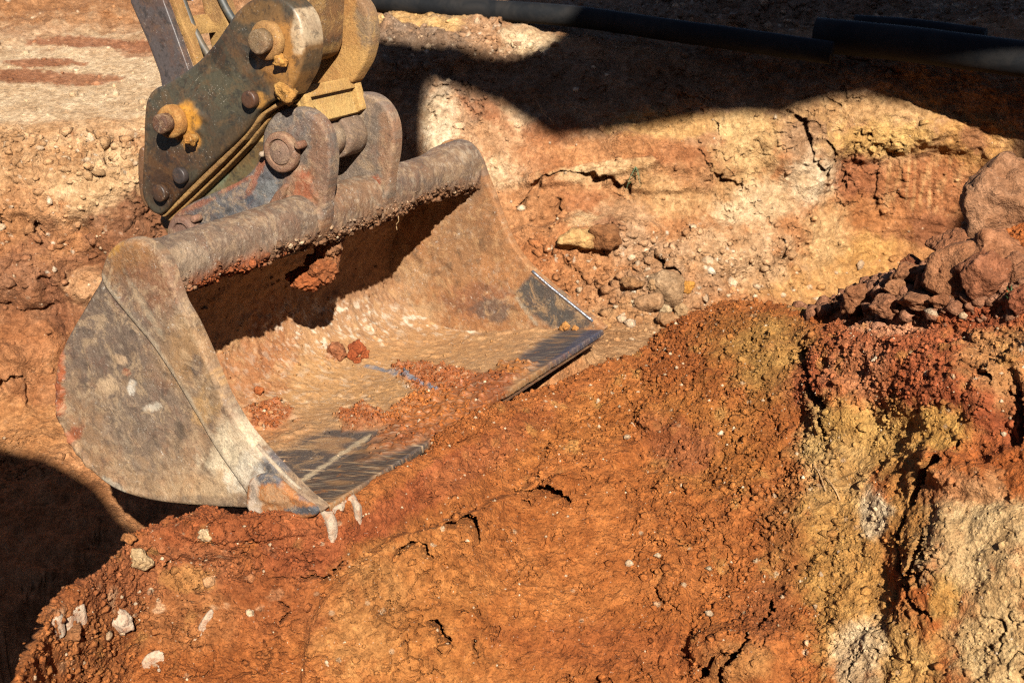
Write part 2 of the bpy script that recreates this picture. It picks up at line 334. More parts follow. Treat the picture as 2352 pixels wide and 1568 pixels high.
cA = paint(pxA, G, C(190, 122, 68), [
    ((1000, 100, 3000, 330), (188, 140, 98), .9), ((100, 20, 500, 50), (178, 116, 66), 1), ((160, 200, 420, 130), (226, 190, 144), 1), ((110, 178, 160, 14, 3), (160, 90, 50), .9), ((250, 100, 190, 14, 3), (158, 84, 44), .9), ((100, 145, 90, 10), (158, 84, 44), .9), ((60, 180, 100, 12), (150, 84, 46), .9),
    ((330, 120, 60, 10), (158, 90, 50), .7), ((150, 290, 330, 14, -3), (196, 146, 96), .7), ((150, 380, 330, 90), (204, 152, 100), .9), ((240, 430, 110, 80, -30), (226, 184, 132), .8), ((60, 500, 60, 80), (186, 126, 76), .8),
    ((330, 540, 230, 90, -25), (124, 68, 36), 1), ((100, 680, 260, 130), (142, 80, 42), 1), ((40, 640, 60, 50), (150, 92, 58), .8), ((205, 660, 60, 45), (206, 150, 100), .9), ((60, 790, 110, 60), (176, 104, 54), .8), ((130, 700, 22, 80, -20), (126, 62, 28), .9), ((60, 900, 200, 60), (160, 92, 44), .9), ((90, 985, 220, 60), (190, 124, 66), .9),
    ((1010, 300, 45, 120), (232, 200, 156), 1), ((1160, 320, 110, 110), (214, 160, 112), .9), ((1190, 260, 60, 25), (230, 192, 146), .8), ((1100, 240, 90, 28, 35), (170, 96, 54), .8), ((1170, 400, 70, 40), (226, 186, 136), .8), ((1270, 300, 60, 40), (156, 84, 42), .9), ((1270, 380, 90, 70), (178, 104, 52), .8),
    ((1430, 350, 160, 35), (188, 118, 62), .8), ((1540, 290, 130, 35), (216, 162, 92), .9), ((1700, 285, 110, 30), (206, 152, 86), .9), ((1560, 370, 90, 35), (170, 96, 46), .8), ((1380, 400, 130, 20, -8), (222, 176, 120), .9), ((1370, 470, 110, 40), (168, 92, 44), .8), ((1600, 440, 220, 60), (206, 154, 96), .9), ((1590, 400, 60, 40), (170, 100, 52), .6),
    ((1720, 330, 80, 80), (222, 176, 112), .9), ((1850, 330, 60, 100), (172, 128, 88), .9), ((2000, 250, 200, 40), (196, 146, 88), .9), ((2020, 320, 130, 50), (222, 170, 92), 1), ((2230, 330, 90, 80), (206, 144, 68), .9), ((2240, 320, 40, 40), (140, 74, 38), .8),
    ((1980, 420, 65, 60), (152, 76, 32), 1), ((2130, 440, 120, 80), (168, 92, 40), 1), ((2180, 540, 150, 50), (140, 70, 30), 1), ((2000, 500, 80, 50), (178, 104, 44), .9), ((1990, 600, 150, 60), (206, 146, 70), 1), ((2150, 600, 120, 40), (180, 112, 52), .9), ((1850, 420, 60, 60), (232, 200, 156), 1), ((1740, 470, 120, 50, -20), (228, 190, 140), .9),
    ((1860, 650, 160, 50), (204, 146, 78), .9), ((1900, 540, 60, 80), (212, 164, 104), .8), ((1650, 600, 180, 70), (204, 158, 110), .9), ((1430, 500, 70, 50), (196, 146, 100), .9), ((1330, 520, 60, 30), (220, 176, 122), .9), ((1390, 540, 40, 35), (150, 92, 56), .9), ((1480, 580, 130, 40), (196, 150, 108), .8),
    ((1250, 600, 110, 110), (184, 106, 50), 1), ((1350, 640, 70, 90), (190, 122, 68), .8), ((1500, 680, 130, 50), (184, 136, 94), .9), ((1210, 500, 90, 70), (184, 118, 66), .9), ((1400, 790, 260, 70), (198, 142, 88), 1), ((1150, 590, 60, 60), (182, 110, 58), .8),
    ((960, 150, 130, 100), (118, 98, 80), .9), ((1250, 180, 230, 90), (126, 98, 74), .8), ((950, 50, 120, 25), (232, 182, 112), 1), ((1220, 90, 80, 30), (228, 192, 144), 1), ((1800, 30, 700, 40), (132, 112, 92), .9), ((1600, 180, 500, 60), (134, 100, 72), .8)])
cA = .78*cA+.22*C(200, 154, 112)
vv = np.clip(perlin(G*np.array([85, 18, 14]), 6)*2, 0, 1)*streak; cA = cA*(1-vv[..., None]*.8) + C(220, 165, 105)*vv[..., None]*.8
dots = voro(G, .022, 9); wh = (sstep(.30, .22, dots[0])*(dots[2] > .86)*np.clip(rub*1.3+.08, 0, 1))[..., None]; cA = cA*(1-wh)+C(232, 204, 168)*wh
nA = (len(us), len(tv))
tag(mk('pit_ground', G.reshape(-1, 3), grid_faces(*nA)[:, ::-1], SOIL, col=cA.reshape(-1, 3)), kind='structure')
GA = G; pxA2, dA2 = to_px(GA)

# --- sheet B : the mound in the foreground
ucB = [-2600, -1200, -300, 0, 100, 200, 350, 600, 740, 900, 1050, 1200, 1300, 1450, 1560, 1640, 1850, 1960, 2100, 2230, 2352, 2800, 3600, 5200]
cvB = [2600, 2300, 1900, 1640, 1430, 1335, 1208, 1190, 1172, 1084, 995, 905, 872, 824, 740, 700, 712, 690, 620, 560, 500, 420, 400, 400]
cdB = [1.5, 1.5, 1.6, 1.8, 2.0, 2.12, 2.3, 2.30, 2.33, 2.455, 2.61, 2.83, 2.9, 2.98, 3.0, 2.98, 2.85, 2.75, 2.65, 2.6, 2.55, 2.4, 2.4, 2.4]
zbB = [-.3, -.28, -.26, -.26, -.30, -.38, -.46, -.46, -.46, -.46, -.46, -.46, -.46, -.45, -.44, -.42, -.38, -.35, -.3, -.26, -.22, -.15, -.1, -.1]
cols = []
for u, cv, cd, zb in zip(ucB, cvB, cdB, zbB):
    c = P_d(np.array(float(u)), np.array(float(cv)), np.array(cd)); zc = c[2]; vb = max(1640., cv+260.)
    b = P_z(np.array(float(u)), np.array(vb), np.array(zb)); X1 = (u-1176)/1500
    rows = [np.array([X1*40, -60, 5.5]), np.array([X1*6, -5.8, 5.0]), np.array([X1*3, -2.6, .4]), np.array([X1*1.6, -.5, -.58]), np.array([b[0]*.9, b[1]*.55, zb-.1]), b]  # rows behind the camera rise into an added unseen bank blocking sky light
    for f, g in ((.7, .66), (.4, .34), (.18, .13), (.05, .02)):
        rows.append(b+(c-b)*np.array([1-f, 1-f, 0]) + np.array([0, 0, (zc+(zb-zc)*g)-zb]))
    # keep the screen positions of the inner rows
    for k, (f, g) in enumerate(((.7, .66), (.4, .34), (.18, .13), (.05, .02))):
        rows[6+k] = P_z(np.array(float(u)), np.array(cv+f*(vb-cv)), np.array(zc+(zb-zc)*g))
    rows += [c, c+np.array([0, .07, -.07]), c+np.array([0, .2, -.3]), c+np.array([0, .42, -.8])]
    cols.append(rows)
cols = np.array(cols)
cnt = [6, 10, 10, 12, 24, 120, 140, 104, 64, 28, 18, 18, 10, 1]
tv = np.concatenate([i+np.arange(n)/n for i, n in enumerate(cnt[:-1])]+[[len(cnt)-1.0]])
us = np.concatenate([np.linspace(-2600, -120, 40), np.linspace(-100, 2480, 880), np.linspace(2490, 5200, 50)])
G = pchip(ucB, cols, us); G = np.moveaxis(pchip(np.arange(len(cnt)), np.moveaxis(G, 1, 0), tv), 0, 1)
pxB, dB = to_px(G); N = normals(G); N *= np.sign((N*np.array([0, -.3, .9])).sum(-1, keepdims=True))
wp = fbm(G, .09, 3, 3)
rel = relief(pxB, [('p', [(885, 1245), (800, 1300), (735, 1380), (700, 1470), (690, 1700), (1500, 1700), (1600, 1300), (1400, 1080), (1270, 1120), (1180, 1140)], .026, 9),
                   ('p', [(1180, 1140), (1275, 1168), (1420, 1080), (1560, 960), (1450, 900), (1300, 1000)], .018, 12),
                   ('e', (1070, 988, 80, 20, -33), .013), ('e', (1530, 975, 60, 35), .018), ('e', (1980, 1180, 110, 300, 15), -.025), ('e', (2260, 1350, 150, 230), .015), ('e', (2140, 1300, 60, 200, 12), .006), ('e', (2080, 860, 250, 90, 10), .04),
                   ('e', (1700, 1180, 120, 300), -.02), ('e', (1930, 940, 60, 60), .03), ('e', (2200, 1090, 110, 40, 20), .025), ('e', (2320, 930, 30, 70), -.03), ('e', (1700, 1500, 110, 80), .04), ('e', (450, 1240, 120, 40), .02),
                   ('e', (560, 1225, 150, 18), .015), ('e', (700, 1290, 60, 60, 30), -.015), ('e', (2150, 690, 200, 60), .03)], wp)
ridge = 1-np.abs(fbm(G, .05, 4, 12, .5))*2.6; ridge2 = 1-np.abs(fbm(G, .11, 4, 22, .5))*2.6
wv = .010*np.stack([fbm(G, .03, 2, 70), fbm(G, .03, 2, 71), fbm(G, .03, 2, 72)], -1)
cl1, cl2, cid = voro(G+wv, .030, 4); sm1, sm2, sid = voro(G+wv*.5, .012, 14)
crum = np.clip(np.maximum.reduce([ell(pxB, (1450, 900, 420, 130, -22), wp*.3), ell(pxB, (1700, 1100, 220, 420, 15), wp*.3)*.9, ell(pxB, (2100, 830, 320, 130), wp*.3), ell(pxB, (450, 1260, 330, 90, -8), wp*.3)*.9, ell(pxB, (250, 1450, 240, 170), wp*.4)*.7, ell(pxB, (1850, 1350, 90, 250), wp*.3)*.8]), 0, 1)
rough = .55+.45*crum
disp = fbm(G, .22, 3, 1)*.018 + fbm(G, .06, 3, 5, .55)*.0095*rough + fbm(G, .018, 3, 8)*.0042*(.45+.55*rough) + fbm(G, .007, 2, 18)*.0016
mk_ = sstep(.45, .7, fbm(G, .25, 2, 91)+.4)
ridge3 = 1-np.abs(fbm(G, .036, 3, 32, .5))*2.6; disp += fbm(G, .035, 3, 98, .6)*.005
rcr = sstep(.86, 1.0, ridge3)*.008*(1-.75*sstep(1800, 1950, pxB[..., 0]))*sstep(-.05, .25, fbm(G, .12, 2, 97)) + sstep(.86, 1.0, ridge)*.008*mk_*sstep(.1, .35, fbm(G, .15, 2, 197)) + sstep(.93, 1.0, ridge2)*.012*mk_
disp += crum*(np.clip(.5-cl1, -.1, .3)*.016*(cid-.1)) + (.5+.5*crum)*np.clip(.5-sm1, -.1, .4)*.007*(sid-.1)
deep = ell(pxB, (2150, 880, 320, 230), wp*.3); disp += deep*fbm(G, .07, 3, 95)*.018
disp += ell(pxB, (2080, 1300, 130, 300, 12), 0)*fbm(G*np.array([2.2, .7, 1]), .07, 3, 96)*.014
rolls = ell(pxB, (1200, 1060, 330, 60, -32), 0); disp += rolls*perlin(to_px(G)[0][..., [0, 1, 1]]*np.array([.012, .03, 0])+5, 3)*.004
crkB = cracks(pxB, G, [([(1178, 1135), (1195, 1152), (1235, 1150), (1270, 1162), (1290, 1172)], 8, .030), ([(1220, 1105), (1240, 1125)], 5, .02), ([(1188, 1168), (1210, 1172)], 5, .015), ([(1015, 1218), (1045, 1208), (1070, 1228), (1085, 1242)], 8, .03), ([(1050, 1190), (1078, 1225)], 7, .03),
     ([(893, 1290), (905, 1272), (930, 1262), (960, 1265), (978, 1282)], 6, .025), ([(975, 1435), (990, 1440), (1005, 1460), (1022, 1475)], 6, .025), ([(1865, 880), (1872, 920), (1900, 955)], 11, .04), ([(1885, 985), (1890, 1005)], 6, .02), ([(2085, 1150), (2105, 1105), (2160, 1070)], 9, .035),
     ([(2318, 900), (2340, 960), (2330, 1010)], 11, .03), ([(2070, 1180), (2045, 1240), (2055, 1300), (2075, 1330)], 5, .012), ([(2125, 1240), (2088, 1320), (2085, 1370), (2110, 1400), (2150, 1425)], 6, .018), ([(2060, 1330), (2080, 1360)], 4, .01), ([(1762, 1375), (1750, 1410), (1735, 1440)], 8, .035),
     ([(1715, 1460), (1708, 1510), (1680, 1520), (1662, 1545), (1655, 1570)], 8, .04), ([(1600, 1560), (1650, 1520), (1700, 1510)], 6, .03), ([(645, 1375), (660, 1400), (648, 1430)], 4, .02), ([(745, 1335), (775, 1310), (790, 1290)], 5, .02), ([(740, 1330), (690, 1330)], 4, .01), ([(380, 1300), (400, 1280)], 4, .02),
     ([(1690, 1395), (1660, 1390)], 4, .01), ([(1080, 1480), (1085, 1510)], 4, .015), ([(1510, 1370), (1530, 1395)], 5, .015), ([(1845, 820), (1860, 860)], 9, .035), ([(1490, 955), (1482, 975)], 5, .02), ([(2250, 870), (2290, 890)], 6, .02), ([(2200, 1010), (2180, 1040)], 6, .025)])
nearb = sstep(9, 4, np.abs(dB))*np.where(G[..., 1] < .3, .5, 1)
G = G + N*((disp+rel)*nearb)[..., None] + cave(G, (crkB-rcr)*nearb*(dB > 1))
cB = paint(pxB, G, C(192, 102, 42), [
    ((1000, 1400, 330, 220), (206, 122, 54), .9), ((830, 1400, 90, 160, 20), (208, 136, 70), .6), ((1350, 1300, 330, 330), (200, 108, 44), .8), ((600, 1350, 180, 120), (180, 92, 42), .8), ((330, 1330, 260, 110, -15), (172, 92, 48), .9), ((200, 1480, 150, 90), (184, 104, 50), .9), ((420, 1430, 130, 90), (190, 112, 56), .7), ((430, 1330, 60, 30), (196, 124, 60), .8), ((690, 1270, 110, 60), (168, 78, 36), .9),
    ((600, 1210, 300, 45), (182, 90, 44), .8), ((1000, 1110, 260, 40, -32), (178, 84, 40), .9), ((1180, 1010, 260, 40, -32), (188, 98, 46), .9), ((1420, 930, 260, 70, -28), (198, 110, 44), .9), ((1560, 810, 140, 90), (186, 96, 38), .9), ((1700, 780, 100, 80), (182, 108, 44), .8), ((1800, 830, 130, 90), (196, 136, 64), .85), ((1640, 1000, 150, 120), (194, 112, 44), .8), ((1560, 1020, 90, 50), (176, 92, 46), .9),
    ((1880, 880, 90, 60), (168, 76, 40), .9), ((2100, 800, 230, 80), (182, 96, 54), .95), ((2200, 940, 220, 100), (172, 84, 44), .95), ((2050, 760, 90, 30), (212, 142, 96), .8), ((2300, 830, 80, 90), (196, 140, 80), .7), ((1990, 880, 80, 60), (200, 128, 80), .6), ((1880, 1000, 60, 60), (206, 166, 100), .7), ((2000, 1000, 130, 70), (212, 158, 80), .95), ((2160, 990, 90, 50), (208, 150, 70), .9), ((1920, 1130, 80, 110), (214, 166, 100), .95),
    ((1800, 1230, 60, 160), (196, 118, 56), .8), ((1930, 1330, 100, 240), (206, 146, 72), .95), ((2080, 1180, 80, 160), (196, 136, 66), .9), ((1990, 1160, 40, 60), (232, 196, 144), .9), ((2260, 1250, 130, 130), (218, 176, 116), .95), ((2300, 1450, 120, 170), (214, 170, 108), .95), ((2180, 1380, 40, 50), (220, 174, 84), .5), ((2080, 1500, 90, 100), (206, 152, 80), .9), ((1960, 1500, 60, 90), (228, 192, 140), .8), ((2200, 1130, 110, 30), (184, 116, 66), .7),
    ((1700, 1530, 90, 50), (186, 116, 56), .8), ((1750, 1400, 70, 90), (180, 96, 46), .8), ((1400, 1500, 260, 60), (182, 92, 40), .7), ((2150, 640, 260, 60), (158, 104, 70), .95), ((1960, 700, 130, 18), (164, 112, 76), .9), ((1850, 690, 60, 30), (206, 150, 76), .9), ((2250, 720, 110, 40), (172, 82, 44), .9)])
pebb = voro(G, .020, 19); k = (sstep(.30, .2, pebb[0])*(pebb[2] > .93)*sstep(-.2, .6, fbm(G, .3, 2, 77)+crum*.5))[..., None]; cB = cB*(1-k)+C(224, 180, 132)*k
yk = (sstep(.2, .6, fbm(G, .05, 4, 78))*crum*.55)[..., None]; cB = cB*(1-yk)+C(212, 150, 74)*yk
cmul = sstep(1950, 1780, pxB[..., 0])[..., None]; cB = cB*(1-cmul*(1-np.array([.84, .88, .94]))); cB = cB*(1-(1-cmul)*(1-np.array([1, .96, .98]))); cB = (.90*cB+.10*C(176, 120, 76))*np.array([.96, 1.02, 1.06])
sg = (sstep(.35, .6, fbm(G*np.array([1, 1.6, 1]), .05, 4, 79))*ell(pxB, (330, 1380, 330, 190), wp*.3)*.6)[..., None]; cB = cB*(1-sg)+C(216, 168, 122)*sg
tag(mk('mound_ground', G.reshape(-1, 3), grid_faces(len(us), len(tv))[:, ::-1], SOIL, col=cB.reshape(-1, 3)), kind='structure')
GB = G; pxB2, dB2 = to_px(GB)

NA_, NB_ = normals(GA), normals(GB); NA_ *= np.sign(NA_[..., 2:3]+1e-9); NB_ *= np.sign(NB_[..., 2:3]+1e-9)
vis = [(pxA2.reshape(-1, 2), dA2.ravel(), GA.reshape(-1, 3), NA_.reshape(-1, 3), cA.reshape(-1, 3)), (pxB2.reshape(-1, 2), dB2.ravel(), GB.reshape(-1, 3), NB_.reshape(-1, 3), cB.reshape(-1, 3))]
def hit(u, v, sheet=None, r=7):
    best = None
    for i, (p, d, g, n, c) in enumerate(vis):
        if sheet is not None and i != sheet: continue
        rr = r
        for _ in range(7):
            m = np.nonzero((np.abs(p[:, 0]-u) < rr) & (np.abs(p[:, 1]-v) < rr) & (d > .3))[0]
            if len(m): break
            rr *= 2.2
        if not len(m): continue
        dm = d[m].min(); m = m[d[m] < dm+.06]; j = m[np.argmin(((p[m]-(u, v))**2).sum(1))]
        if best is None or d[j] < best[1]: best = (j, d[j], g[j], n[j], c[j])
    return best[2], best[3], best[4], best[1]

# ---------------------------------------------------------------- plates standing in planes across the width axis
E1 = np.cross(WD, [0, 0, 1.]); E1 /= np.linalg.norm(E1); E2 = np.cross(E1, WD); E2 *= np.sign(E2[2])
def to2(P): q = P-CAM; return np.stack([q @ E1, q @ E2], -1)
def from2(q, wof): return CAM + q[..., 0:1]*E1 + q[..., 1:2]*E2 + (K0+np.asarray(wof))[..., None]*WD
def smooth_loop(pts, n=6):
    p = np.asarray(pts, float); N_ = len(p); out = []
    for i in range(N_):
        a, b, c, d = p[i-1], p[i], p[(i+1) % N_], p[(i+2) % N_]
        for t in np.arange(n)/n: out.append(.5*((2*b)+(c-a)*t+(2*a-5*b+4*c-d)*t*t+(3*b-a-3*c+d)*t**3))
    return np.array(out)
def resample(p, step, closed=True):
    q = np.vstack([p, p[:1]]) if closed else p; s = np.concatenate([[0], np.cumsum(np.linalg.norm(np.diff(q, axis=0), axis=1))])
    n = max(6, int(round(s[-1]/step))); t = np.linspace(0, s[-1], n+1); r = np.stack([np.interp(t, s, q[:, k]) for k in range(q.shape[1])], 1)
    return r[:-1] if closed else r
def slab(name, outline, w0, w1, mat, parent, colf, step=.007, rnd=.004, disp=None, smooth=True, at=None, back=True):
    """plate with the given outline (pixels seen on plane `at`, default w0), rounded rim, painted by colf(px, P)"""
    o = np.asarray(outline, float); q = to2(PL(o[:, 0], o[:, 1], w0 if at is None else at))
    if smooth: q = smooth_loop(q)
    q = resample(q, step); n = len(q)
    lo, hi = q.min(0), q.max(0); gx, gy = np.meshgrid(np.arange(lo[0], hi[0], step), np.arange(lo[1], hi[1], step*.87)); gx = gx + (np.arange(gx.shape[0]) % 2)[:, None]*step*.5
    g = np.stack([gx.ravel(), gy.ravel()], 1); ins = in_poly(g, q.tolist()); g = g[ins]; dd = seg_dist(g, q, True)
    ar = .5*np.sum(q[:, 0]*np.roll(q[:, 1], -1)-np.roll(q[:, 0], -1)*q[:, 1])
    tn = np.roll(q, -1, 0)-np.roll(q, 1, 0); tn /= np.linalg.norm(tn, axis=1, keepdims=True)+1e-12; nn = np.stack([-tn[:, 1], tn[:, 0]], 1)*np.sign(ar)
    rings = []
    for r in (rnd*.3, rnd*1.0):
        rg = q+nn*r; k = in_poly(rg, q.tolist()); rd = seg_dist(rg, q, True); rings.append(rg[k & (rd > r*.8)])
    inner = g[dd > rnd+step*.4]; allp = np.vstack([q]+rings+[inner]); dist = np.concatenate([np.zeros(n), seg_dist(allp[n:], q, True)])
    vs, _, fs, *_ = delaunay_2d_cdt([Vector(x) for x in allp.tolist()], [(i, (i+1) % n) for i in range(n)], [list(range(n))], 1, 1e-7)
    V2 = np.array([tuple(x) for x in vs]); dist = seg_dist(V2, q, True); dist[in_poly(V2, q.tolist()) == 0] = 0
    rim = rnd*(1-np.sqrt(np.clip(1-(1-np.clip(dist/rnd, 0, 1))**2, 0, 1)))
    P0 = from2(V2, w0+rim); px, _ = to_px(P0)
    if disp is not None: P0 = P0 - WD*(disp(px, P0)*np.clip(dist/.006, 0, 1))[:, None]
    m = len(V2); F_ = [tuple(f) for f in fs]
    # boundary loop of the triangulation = first n vertices (cdt keeps the input order)
    bl = list(range(n)); P1 = from2(V2[:n], np.full(n, w1)); V = np.vstack([P0, P1]); F2 = [(bl[i], bl[(i+1) % n], m+(i+1) % n, m+i) for i in range(n)]
    if back: F2.append(tuple(m+i for i in range(n)))
    col = colf(px, P0); col = np.vstack([col, col[:n]])
    ob = mk(name, V, list(F_)+F2, mat, parent, col)
    bm = bmesh.new(); bm.from_mesh(ob.data); bmesh.ops.recalc_face_normals(bm, faces=bm.faces)
    for e in bm.edges:
        if len(e.link_faces) == 2 and e.calc_face_angle(0) > 1.0: e.smooth = False
    bm.to_mesh(ob.data); bm.free()
    return ob
def flatcol(base, blobs=(), ws=.05):
    b = lin(base)
    return lambda px, P: paint(px, P, b, blobs, ws)
def mottle(base, blobs=(), ws=.05, light=(214, 184, 146), amt=.55):
    f = flatcol(base, blobs, ws)
    def g(px, P):
        c = f(px, P); c = c*(1+.30*fbm(P, .05, 4, 81))[:, None]
        a = sstep(.05, .45, fbm(P, .016, 4, 82, .65)+.35*fbm(P, .12, 2, 83)); c = c*(1-.5*amt*a[:, None])+lin(light)*(.5*amt*a[:, None])
        d = sstep(.18, .50, fbm(P, .030, 4, 84, .6)); c = c*(1-.45*d[:, None])
        return c
    return g
def rod(name, u, v, at, w0, w1, r, mat, parent, col, seg=36, bev=.003, rough=0, dish=None, r1=None, steps=2):
    """round bar along the width axis, centre seen at (u, v) on plane `at`"""
    c = to2(PL(np.array(float(u)), np.array(float(v)), at)); prof = [(w0, 0.0), (w0, r*.5), (w0, r-bev), (w0+bev*.35, r-bev*.3), (w0+bev, r)]
    if dish: prof = [(w0+dish[1], 0.0), (w0+dish[1], dish[0]-.002), (w0, dish[0]), (w0, r-bev), (w0+bev*.35, r-bev*.3), (w0+bev, r)]
    r1 = r1 or r
    for k in range(1, steps): f = k/steps; prof.append((w0+bev+(w1-w0-2*bev)*f, r+(r1-r)*f))
    prof += [(w1-bev, r1), (w1, r1-bev), (w1, 0)]
    A = np.arange(seg)/seg*2*math.pi; V = []
    for wv_, rr in prof:
        q = np.stack([c[0]+rr*np.cos(A), c[1]+rr*np.sin(A)], 1); V.append(from2(q, np.full(seg, wv_)))
    V = np.array(V); 
    if rough: V = V + rough*fbm(V, .02, 3, 5)[..., None]*np.array([.5, .3, 1])
    n, m = V.shape[:2]; F_ = []
    for i in range(n-1):
        for j in range(m): F_.append((i*m+j, i*m+(j+1) % m, (i+1)*m+(j+1) % m, (i+1)*m+j))
    ob = mk(name, V.reshape(-1, 3), F_, mat, parent, col=lin(col) if isinstance(col, tuple) else col(to_px(V.reshape(-1, 3))[0], V.reshape(-1, 3)))
    bm = bmesh.new(); bm.from_mesh(ob.data); bmesh.ops.remove_doubles(bm, verts=bm.verts, dist=1e-6); bmesh.ops.recalc_face_normals(bm, faces=bm.faces)
    for e in bm.edges:
        if len(e.link_faces) == 2 and e.calc_face_angle(0) > .9: e.smooth = False
    bm.to_mesh(ob.data); bm.free(); return ob
def tube(name, pts, r, mat, parent=None, col=(200, 200, 200), seg=12, step=.02, rough=0, base=None, rs=None, cap=True):
    pts = np.asarray(pts, float); t = np.arange(len(pts)); k = max(2, int(np.linalg.norm(np.diff(pts, axis=0), axis=1).sum()/step))
    c = pchip(t, pts, np.linspace(0, len(pts)-1, k)); rr = np.full(k, r) if rs is None else pchip(t, np.array(rs, float), np.linspace(0, len(pts)-1, k))
    d = np.gradient(c, axis=0); d /= np.linalg.norm(d, axis=1, keepdims=True); up = np.array([.13, .21, .97])
    a = np.cross(d, up); a /= np.linalg.norm(a, axis=1, keepdims=True); b = np.cross(a, d); A = np.arange(seg)/seg*2*math.pi
    V = c[:, None]+rr[:, None, None]*(a[:, None]*np.cos(A)[None, :, None]+b[:, None]*np.sin(A)[None, :, None])
    if rough: V = V + rough*fbm(V, .03, 3, 3)[..., None]*(V-c[:, None])/rr[:, None, None]
    F_ = [(i*seg+j, i*seg+(j+1) % seg, (i+1)*seg+(j+1) % seg, (i+1)*seg+j) for i in range(k-1) for j in range(seg)]
    if cap: F_ += [tuple(range(seg))[::-1], tuple((k-1)*seg+j for j in range(seg))]
    return mk(name, V.reshape(-1, 3), F_, mat, parent, col=lin(col), base=base)

# ================================================================ the bucket
near_front = [(740, 1172), (700, 1138), (655, 1093), (610, 1045), (560, 985), (520, 920), (495, 865), (468, 800), (440, 740), (412, 690), (388, 620), (368, 582), (335, 556), (292, 549)]
near_back = [(292, 549), (258, 568), (240, 600), (232, 640), (205, 690), (172, 745), (142, 805), (129, 870), (129, 940), (150, 1000), (192, 1062), (240, 1108), (290, 1134), (370, 1153), (480, 1163), (580, 1168), (660, 1177), (715, 1178)]
BASE = PL(np.array(585.), np.array(1168.), .5)
bk = thing('excavator_bucket', BASE, 'wide open digging bucket, tan dust over grey steel, resting its blade on the red mound', 'bucket')
nearcol = mottle((146, 114, 84), [((330, 1060, 220, 110), (176, 136, 96), .85), ((200, 1000, 80, 90), (168, 124, 84), .7), ((240, 760, 120, 140), (112, 92, 76), .8), ((330, 960, 110, 110), (124, 104, 86), .7), ((300, 600, 70, 50), (158, 106, 58), .9), ((258, 572, 26, 14, -40), (200, 140, 60), .8), ((350, 650, 60, 60), (146, 96, 62), .8), ((440, 800, 60, 90, 25), (172, 128, 82), .85), ((540, 1040, 55, 120, 30), (232, 204, 162), .95), ((470, 1120, 110, 36, -8), (192, 150, 104), .7), ((560, 1080, 30, 60, 35), (236, 214, 180), .8), ((480, 920, 30, 60, 25), (196, 148, 92), .9),
    ((490, 900, 20, 30), (100, 86, 76), .5), ((452, 840, 14, 26), (84, 72, 66), .6), ((135, 860, 14, 130), (170, 86, 42), .95), ((155, 1010, 14, 50, 50), (160, 80, 40), .8), ((620, 1080, 30, 60, 40), (92, 94, 96), .75), ((600, 1120, 26, 40), (222, 204, 178), .8), ((585, 1150, 10, 30), (232, 220, 200), .8), ((420, 1150, 160, 12), (128, 100, 74), .6), ((260, 1120, 40, 14, 35), (206, 190, 160), .7), ((248, 886, 26, 20), (196, 160, 120), .9), ((276, 825, 17, 10, 30), (206, 166, 124), .9), ((303, 888, 9, 16, 20), (224, 206, 180), .9), ((290, 855, 8, 10), (160, 84, 48), .8), ((350, 935, 22, 8, -15), (226, 206, 176), .8), ((330, 700, 8, 90, -30), (178, 158, 126), .45)], .03)
o_near = near_front[::-1][1:] + near_back[::-1][1:-1]
o_near = near_front + near_back[1:]
slab('side_plate', o_near, 0.0, .022, BUCK, bk, nearcol, .0055, .005, disp=lambda px, P: fbm(P, .05, 3, 4)*.002+.0015*fbm(P, .012, 3, 6)+np.clip(ell(px, (135, 870, 12, 150))+ell(px, (170, 1030, 12, 60, -40)), 0, 1)*.006*(1+fbm(P, .015, 2, 8)))
doubler = [(736, 1170), (655, 1091), (610, 1043), (560, 983), (520, 918), (495, 863), (468, 798), (440, 738), (412, 688), (390, 625), (366, 584), (335, 558), (292, 552), (260, 570), (243, 600), (236, 634), (252, 668), (300, 728), (352, 790), (400, 862), (450, 945), (500, 1030), (545, 1095), (572, 1135), (588, 1170), (660, 1178)]
def dblcol(px, P):
    c = nearcol(px, P); k = (sstep(9, 3, seg_dist(px, doubler[15:26])+5*fbm(P, .02, 3, 48))*.6)[..., None]; return c*(1-k)+C(196, 172, 138)*k
slab('side_cutter', doubler, -.006, -.0005, BUCK, bk, dblcol, .0055, .006, disp=lambda px, P: fbm(P, .05, 3, 4)*.0025+.0015*fbm(P, .012, 3, 6), at=0)
# corner shoe of the blade, dusty orange
shoe = [(588, 1166), (584, 1110), (600, 1085), (640, 1082), (690, 1122), (722, 1144), (744, 1160), (735, 1176), (700, 1181), (655, 1181)]
slab('blade_corner', shoe, -.020, -.0125, BUCK, bk, flatcol((176, 112, 60), [((620, 1100, 40, 26, 30), (96, 100, 102), .9), ((585, 1150, 16, 60), (216, 196, 168), .7), ((640, 1135, 50, 22, 10), (190, 118, 58), 1), ((700, 1172, 60, 9), (86, 84, 84), 1), ((700, 1135, 22, 16, 40), (110, 108, 108), .6)], .03), .005, .004, at=0, disp=lambda px, P: ell(px, (640, 1135, 50, 22))*.004+fbm(P, .02, 3, 5)*.002)
